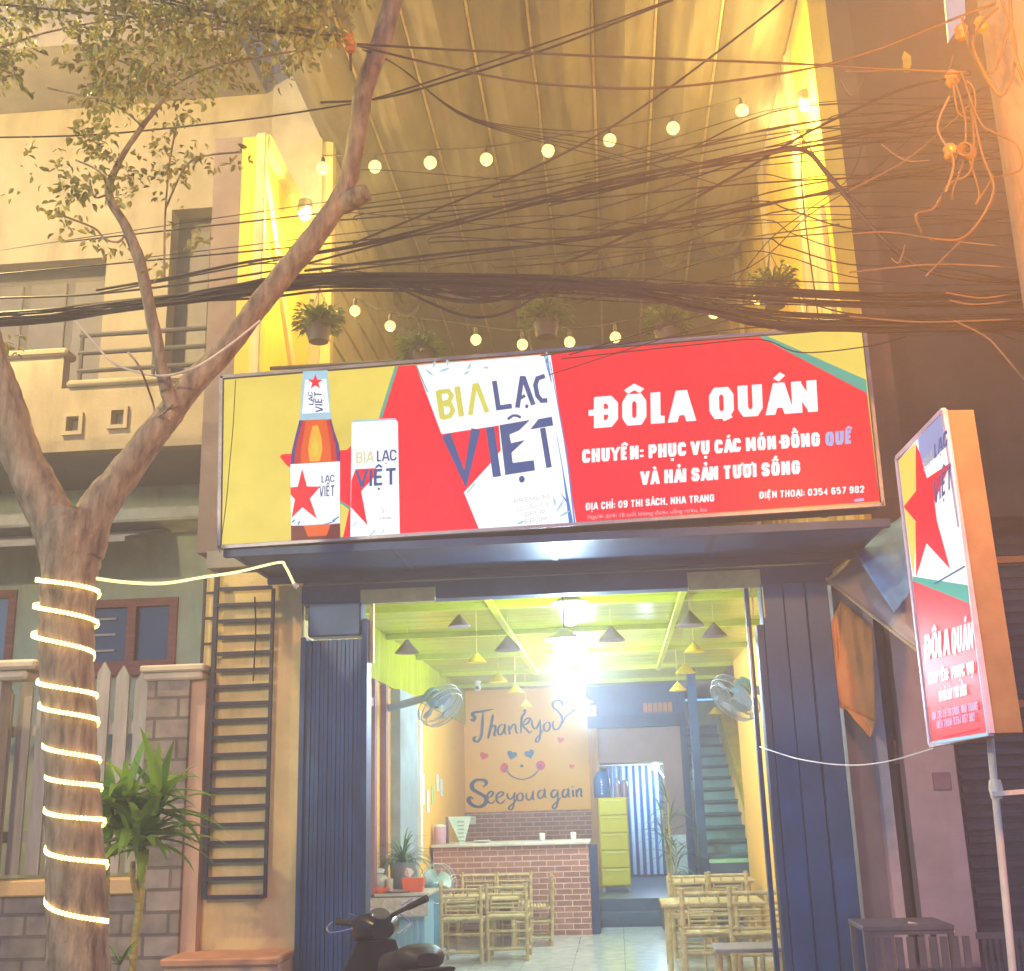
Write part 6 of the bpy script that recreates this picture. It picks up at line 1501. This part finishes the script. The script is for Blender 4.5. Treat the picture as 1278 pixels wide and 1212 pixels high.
cb2.build('cloth', stripes('curtain_stripes', (.55, .78, .85, 1), (.01, .10, .50, 1), per), cur)
MB().tube([(a.x - .1, cyy, a.z + .02), (b.x + .1, cyy, a.z + .02)], .012, 8).build('rod', white, cur)
a2, b2 = at(812, 957, Y=20.6), at(842, 1110, Y=20.6)
tag(MB().box(a2.x, b2.x + .3, 20.6, 20.64, .3, a2.z).build('pale_door', mat('mint_white_door', (.62, .78, .74, 1), .5), origin=(a2.x, 20.6, .3)), 'pale door beyond the striped curtain', 'door')
p = at(818, 957, Y=19.2)
rl_ = thing('rear_bulb', 'round white bulb shining at the top of the striped curtain', 'lamp', p)
MB().ball(p, .075).build('globe', lan_g, rl_)
MB().tube([p + V((.05, 0, -.05)), at(840, 985, Y=19.2)], .008, 6).tube([at(840, 985, Y=19.2), V((1.02, 19.2, at(840, 985, Y=19.2).z))], .008, 6).build('arm', white, rl_)
light('bulb_light', p + V((-.02, -.12, -.1)), (.7, .9, 1), LANT * .6, .07, rl_)
py_ = 14.9
pb_ = at(838, 1085, Y=py_)
pm = thing('potted_palm', 'tall potted palm with thin arching leaves between the curtain and the stairs', 'plant', (pb_.x, py_, 0))
MB().lathe([(.13, 0), (.15, .02), (.18, .3), (.19, .34), (.17, .34), (.16, .28)], (pb_.x, py_, 0), 24).build('pot', mat('grey_pot', (.22, .2, .2, 1)), pm)
stm = MB()
for k in range(4): stm.tube([(pb_.x + .03 * math.cos(k * 1.6), py_ + .03 * math.sin(k * 1.6), .3), (pb_.x + .07 * math.cos(k * 1.6), py_ + .06 * math.sin(k * 1.6), 1.0 + .2 * k)], .012, 6)
stm.build('stem', stem, pm)
f = MB()
for k in range(4):
    for j in range(16):
        a = R.random() * 2 * PI; el = R.uniform(-.1, 1.3)
        strap(f, V((pb_.x + .07 * math.cos(k * 1.6), py_ + .06 * math.sin(k * 1.6), .95 + .2 * k - R.uniform(0, .35))), (math.cos(a) * math.cos(el), math.sin(a) * math.cos(el), math.sin(el)), R.uniform(.28, .5), .03, R.uniform(.12, .3), 6)
f.build('leaves', leafmat('palm_leaf', (.03, .12, .06, 1), (.10, .25, .12, 1)), pm)

# ------------------------------------------------------------------ motorbike parked across the pavement, seen from behind
blk = mat('black_gloss', (.008, .008, .014, 1), .3, var=.3, bump=0, spec=.35); rub = mat('black_rubber', (.015, .015, .016, 1), .7)
chrome = mat('chrome', (.7, .7, .72, 1), .15, metal=1., var=.05, bump=0)
bike = thing('motorbike', 'black motorbike with raised handlebar parked in front of the left shutter', 'motorbike', (-1.3, 6.9, -.02))
hb = at(470, 1156, Y=7.15); se = at(515, 1180, Y=6.55)
hgt = hb.z + .02
dv = V((hb.x - se.x, hb.y - se.y, 0)).normalized()          # direction of travel
lt = V((-dv.y, dv.x, 0))                                     # rider's left
B = lambda f_, l_, z: V((se.x, se.y, 0)) + dv * f_ + lt * l_ + V((0, 0, z))
HF = (V((hb.x, hb.y, 0)) - V((se.x, se.y, 0))).length
for f_, nm in ((HF + .32, 'front_wheel'), (-.30, 'rear_wheel')):
    c_ = B(f_, 0, .26)
    wh = MB().tube([c_ + dv * .24 * math.cos(a) + V((0, 0, .24 * math.sin(a))) for a in [2 * PI * k / 32 for k in range(32)]], .045, 10, closed=True).build('wheel', rub, bike)
    rm = MB().tube([c_ + dv * .195 * math.cos(a) + V((0, 0, .195 * math.sin(a))) for a in [2 * PI * k / 32 for k in range(32)]], .015, 6, closed=True)
    for k in range(6): rm.tube([c_, c_ + dv * .19 * math.cos(k * PI / 3) + V((0, 0, .19 * math.sin(k * PI / 3)))], .012, 6)
    rm.lathe([(.05, -.06), (.05, .06)], c_, 14, lt).build('rim', chrome, wh)
gl, grr = at(420, 1150, Y=7.2), at(533, 1121, Y=7.05)
ghm = [gl, gl.lerp(hb, .6) + V((0, 0, .0)), V((hb.x, hb.y, hgt)), hb.lerp(grr, .5) + V((0, 0, .01)), grr]
MB().tube(spline(ghm, 5), .013, 10).build('handlebar', mat('dark_metal', (.06, .06, .07, 1), .3, metal=.8), bike)
for a, b in ((gl, ghm[1]), (grr, ghm[3])):
    MB().tube([a, a.lerp(b, .25), a.lerp(b, .75)], [.021, .019, .018], 12).build('grip', rub, bike)
lv = MB(); lv2 = MB()
lv.tube(spline([ghm[1] + V((0, -.05, -.01)), at(415, 1164, Y=7.1), at(408, 1158, Y=7.12), at(416, 1150, Y=7.14)], 5), .005, 6)
lv2.tube(spline([ghm[3] + V((0, -.04, -.02)), at(512, 1150, Y=7.0), at(508, 1158, Y=6.98), at(496, 1166, Y=6.98)], 5), .006, 6)
lv.build('lever', chrome, bike); lv2.build('lever', chrome, bike)
# cowl round the headset, leg shield, fender
def loft(sections, seg=16):
    mb = MB(); k = 0
    for (c_, u_, v_, ru, rv) in sections:
        for i in range(seg):
            a = 2 * PI * i / seg; mb.v.append(V(c_) + V(u_) * ru * math.copysign(abs(math.cos(a)) ** .8, math.cos(a)) + V(v_) * rv * math.copysign(abs(math.sin(a)) ** .8, math.sin(a)))
    n = len(sections)
    for s_ in range(n - 1):
        for i in range(seg): mb.f.append([s_ * seg + i, s_ * seg + (i + 1) % seg, (s_ + 1) * seg + (i + 1) % seg, (s_ + 1) * seg + i])
    mb.f.append(list(range(seg))[::-1]); mb.f.append([(n - 1) * seg + i for i in range(seg)])
    return mb
up = V((0, 0, 1))
loft([(B(HF - .12, 0, hgt - .03), lt, up, .07, .05), (B(HF - .04, 0, hgt - .01), lt, up, .13, .07), (B(HF + .06, 0, hgt - .03), lt, up, .14, .085), (B(HF + .16, 0, hgt - .07), lt, up, .10, .075), (B(HF + .2, 0, hgt - .09), lt, up, .05, .04)]).build('headset_cowl', blk, bike)
MB().lathe([(.055, 0), (.06, .012), (.05, .02)], B(HF - .07, 0, hgt + .045), 18, up - dv * .5).build('speedometer', mat('dial_glass', (.08, .08, .09, 1), .1), bike)
loft([(B(HF + .02, 0, hgt - .1), lt, dv, .12, .06), (B(HF + .06, 0, hgt - .28), lt, dv, .2, .06), (B(HF + .06, 0, hgt - .5), lt, dv, .21, .05), (B(HF - .02, 0, hgt - .66), lt, dv, .15, .05)]).build('leg_shield', blk, bike)
loft([(B(HF - .08, 0, .42), lt, up, .1, .06), (B(HF - .3, 0, .40), lt, up, .11, .09), (B(.2, 0, .5), lt, up, .12, .13), (B(-.1, 0, .58), lt, up, .13, .12), (B(-.3, 0, .6), lt, up, .09, .08), (B(-.42, 0, .62), lt, up, .05, .04)]).build('body', blk, bike)
loft([(B(.42, 0, .62), lt, up, .07, .04), (B(.28, 0, .70), lt, up, .11, .06), (B(.02, 0, .735), lt, up, .135, .065), (B(-.1, 0, .76), lt, up, .14, .075), (B(-.2, 0, .77), lt, up, .11, .055), (B(-.25, 0, .77), lt, up, .06, .03)]).build('seat', mat('black_vinyl', (.02, .02, .024, 1), .5), bike)
loft([(B(HF + .05, 0, .5), lt, up, .05, .03), (B(HF + .2, 0, .58), lt, up, .06, .03), (B(HF + .4, 0, .57), lt, up, .06, .03), (B(HF + .58, 0, .44), lt, up, .05, .02)]).build('front_fender', blk, bike)
MB().tube(spline([B(-.1, .14, .68), B(-.28, .13, .72), B(-.33, 0, .73), B(-.28, -.13, .72), B(-.1, -.14, .68)], 5), .011, 8).build('grab_rail', rub, bike)
MB().tube([B(HF + .06, .06, hgt - .2), B(HF + .32, .06, .28)], .02, 8).tube([B(HF + .06, -.06, hgt - .2), B(HF + .32, -.06, .28)], .02, 8).build('fork', chrome, bike)
MB().tube(spline([B(.1, -.15, .3), B(-.2, -.16, .3), B(-.55, -.17, .38)], 4), [.03] * 5 + [.045] * 4, 12).build('exhaust', chrome, bike)
for s_, g_ in ((1, ghm[1]), (-1, ghm[3])):
    c_ = g_ + V((0, 0, .03))
    mm = MB().tube(spline([c_, c_ + lt * s_ * .04 + up * .02, c_ + lt * s_ * .07 + up * .035], 4), .005, 6).build('mirror_stalk', chrome, bike)
MB().box(B(-.44, 0, .6).x - .03, B(-.44, 0, .6).x + .03, B(-.44, 0, .6).y - .01, B(-.44, 0, .6).y + .01, .58, .65, .008).build('tail_light', mat('red_lens', (.4, .01, .01, 1), .2), bike)
hel = at(514, 1196, Y=6.5)

# ------------------------------------------------------------------ haze volume standing in for lens glare, lit by the lamps
hz = MB().box(-27, 27, -22, 27, -1.4, 14).build('haze', None or bpy.data.materials.new('glare_haze'), smooth=False)
hz['kind'] = 'stuff'
hm = bpy.data.materials['glare_haze']; hm.use_nodes = True
n_ = hm.node_tree.nodes; n_.remove(n_['Principled BSDF'])
pv_ = n_.new('ShaderNodeVolumePrincipled')
pv_.inputs['Color'].default_value = (.92, .92, .95, 1)
pv_.inputs['Density'].default_value = HAZE
pv_.inputs['Anisotropy'].default_value = .4
hm.node_tree.links.new(pv_.outputs[0], n_['Material Output'].inputs['Volume'])
if HAZE <= 0: bpy.data.objects.remove(hz)
for o in list(bpy.data.objects):
    if o.type == 'MESH' and o.name.split('.')[0] in ('canvas', 'cover', 'cloth'): pass
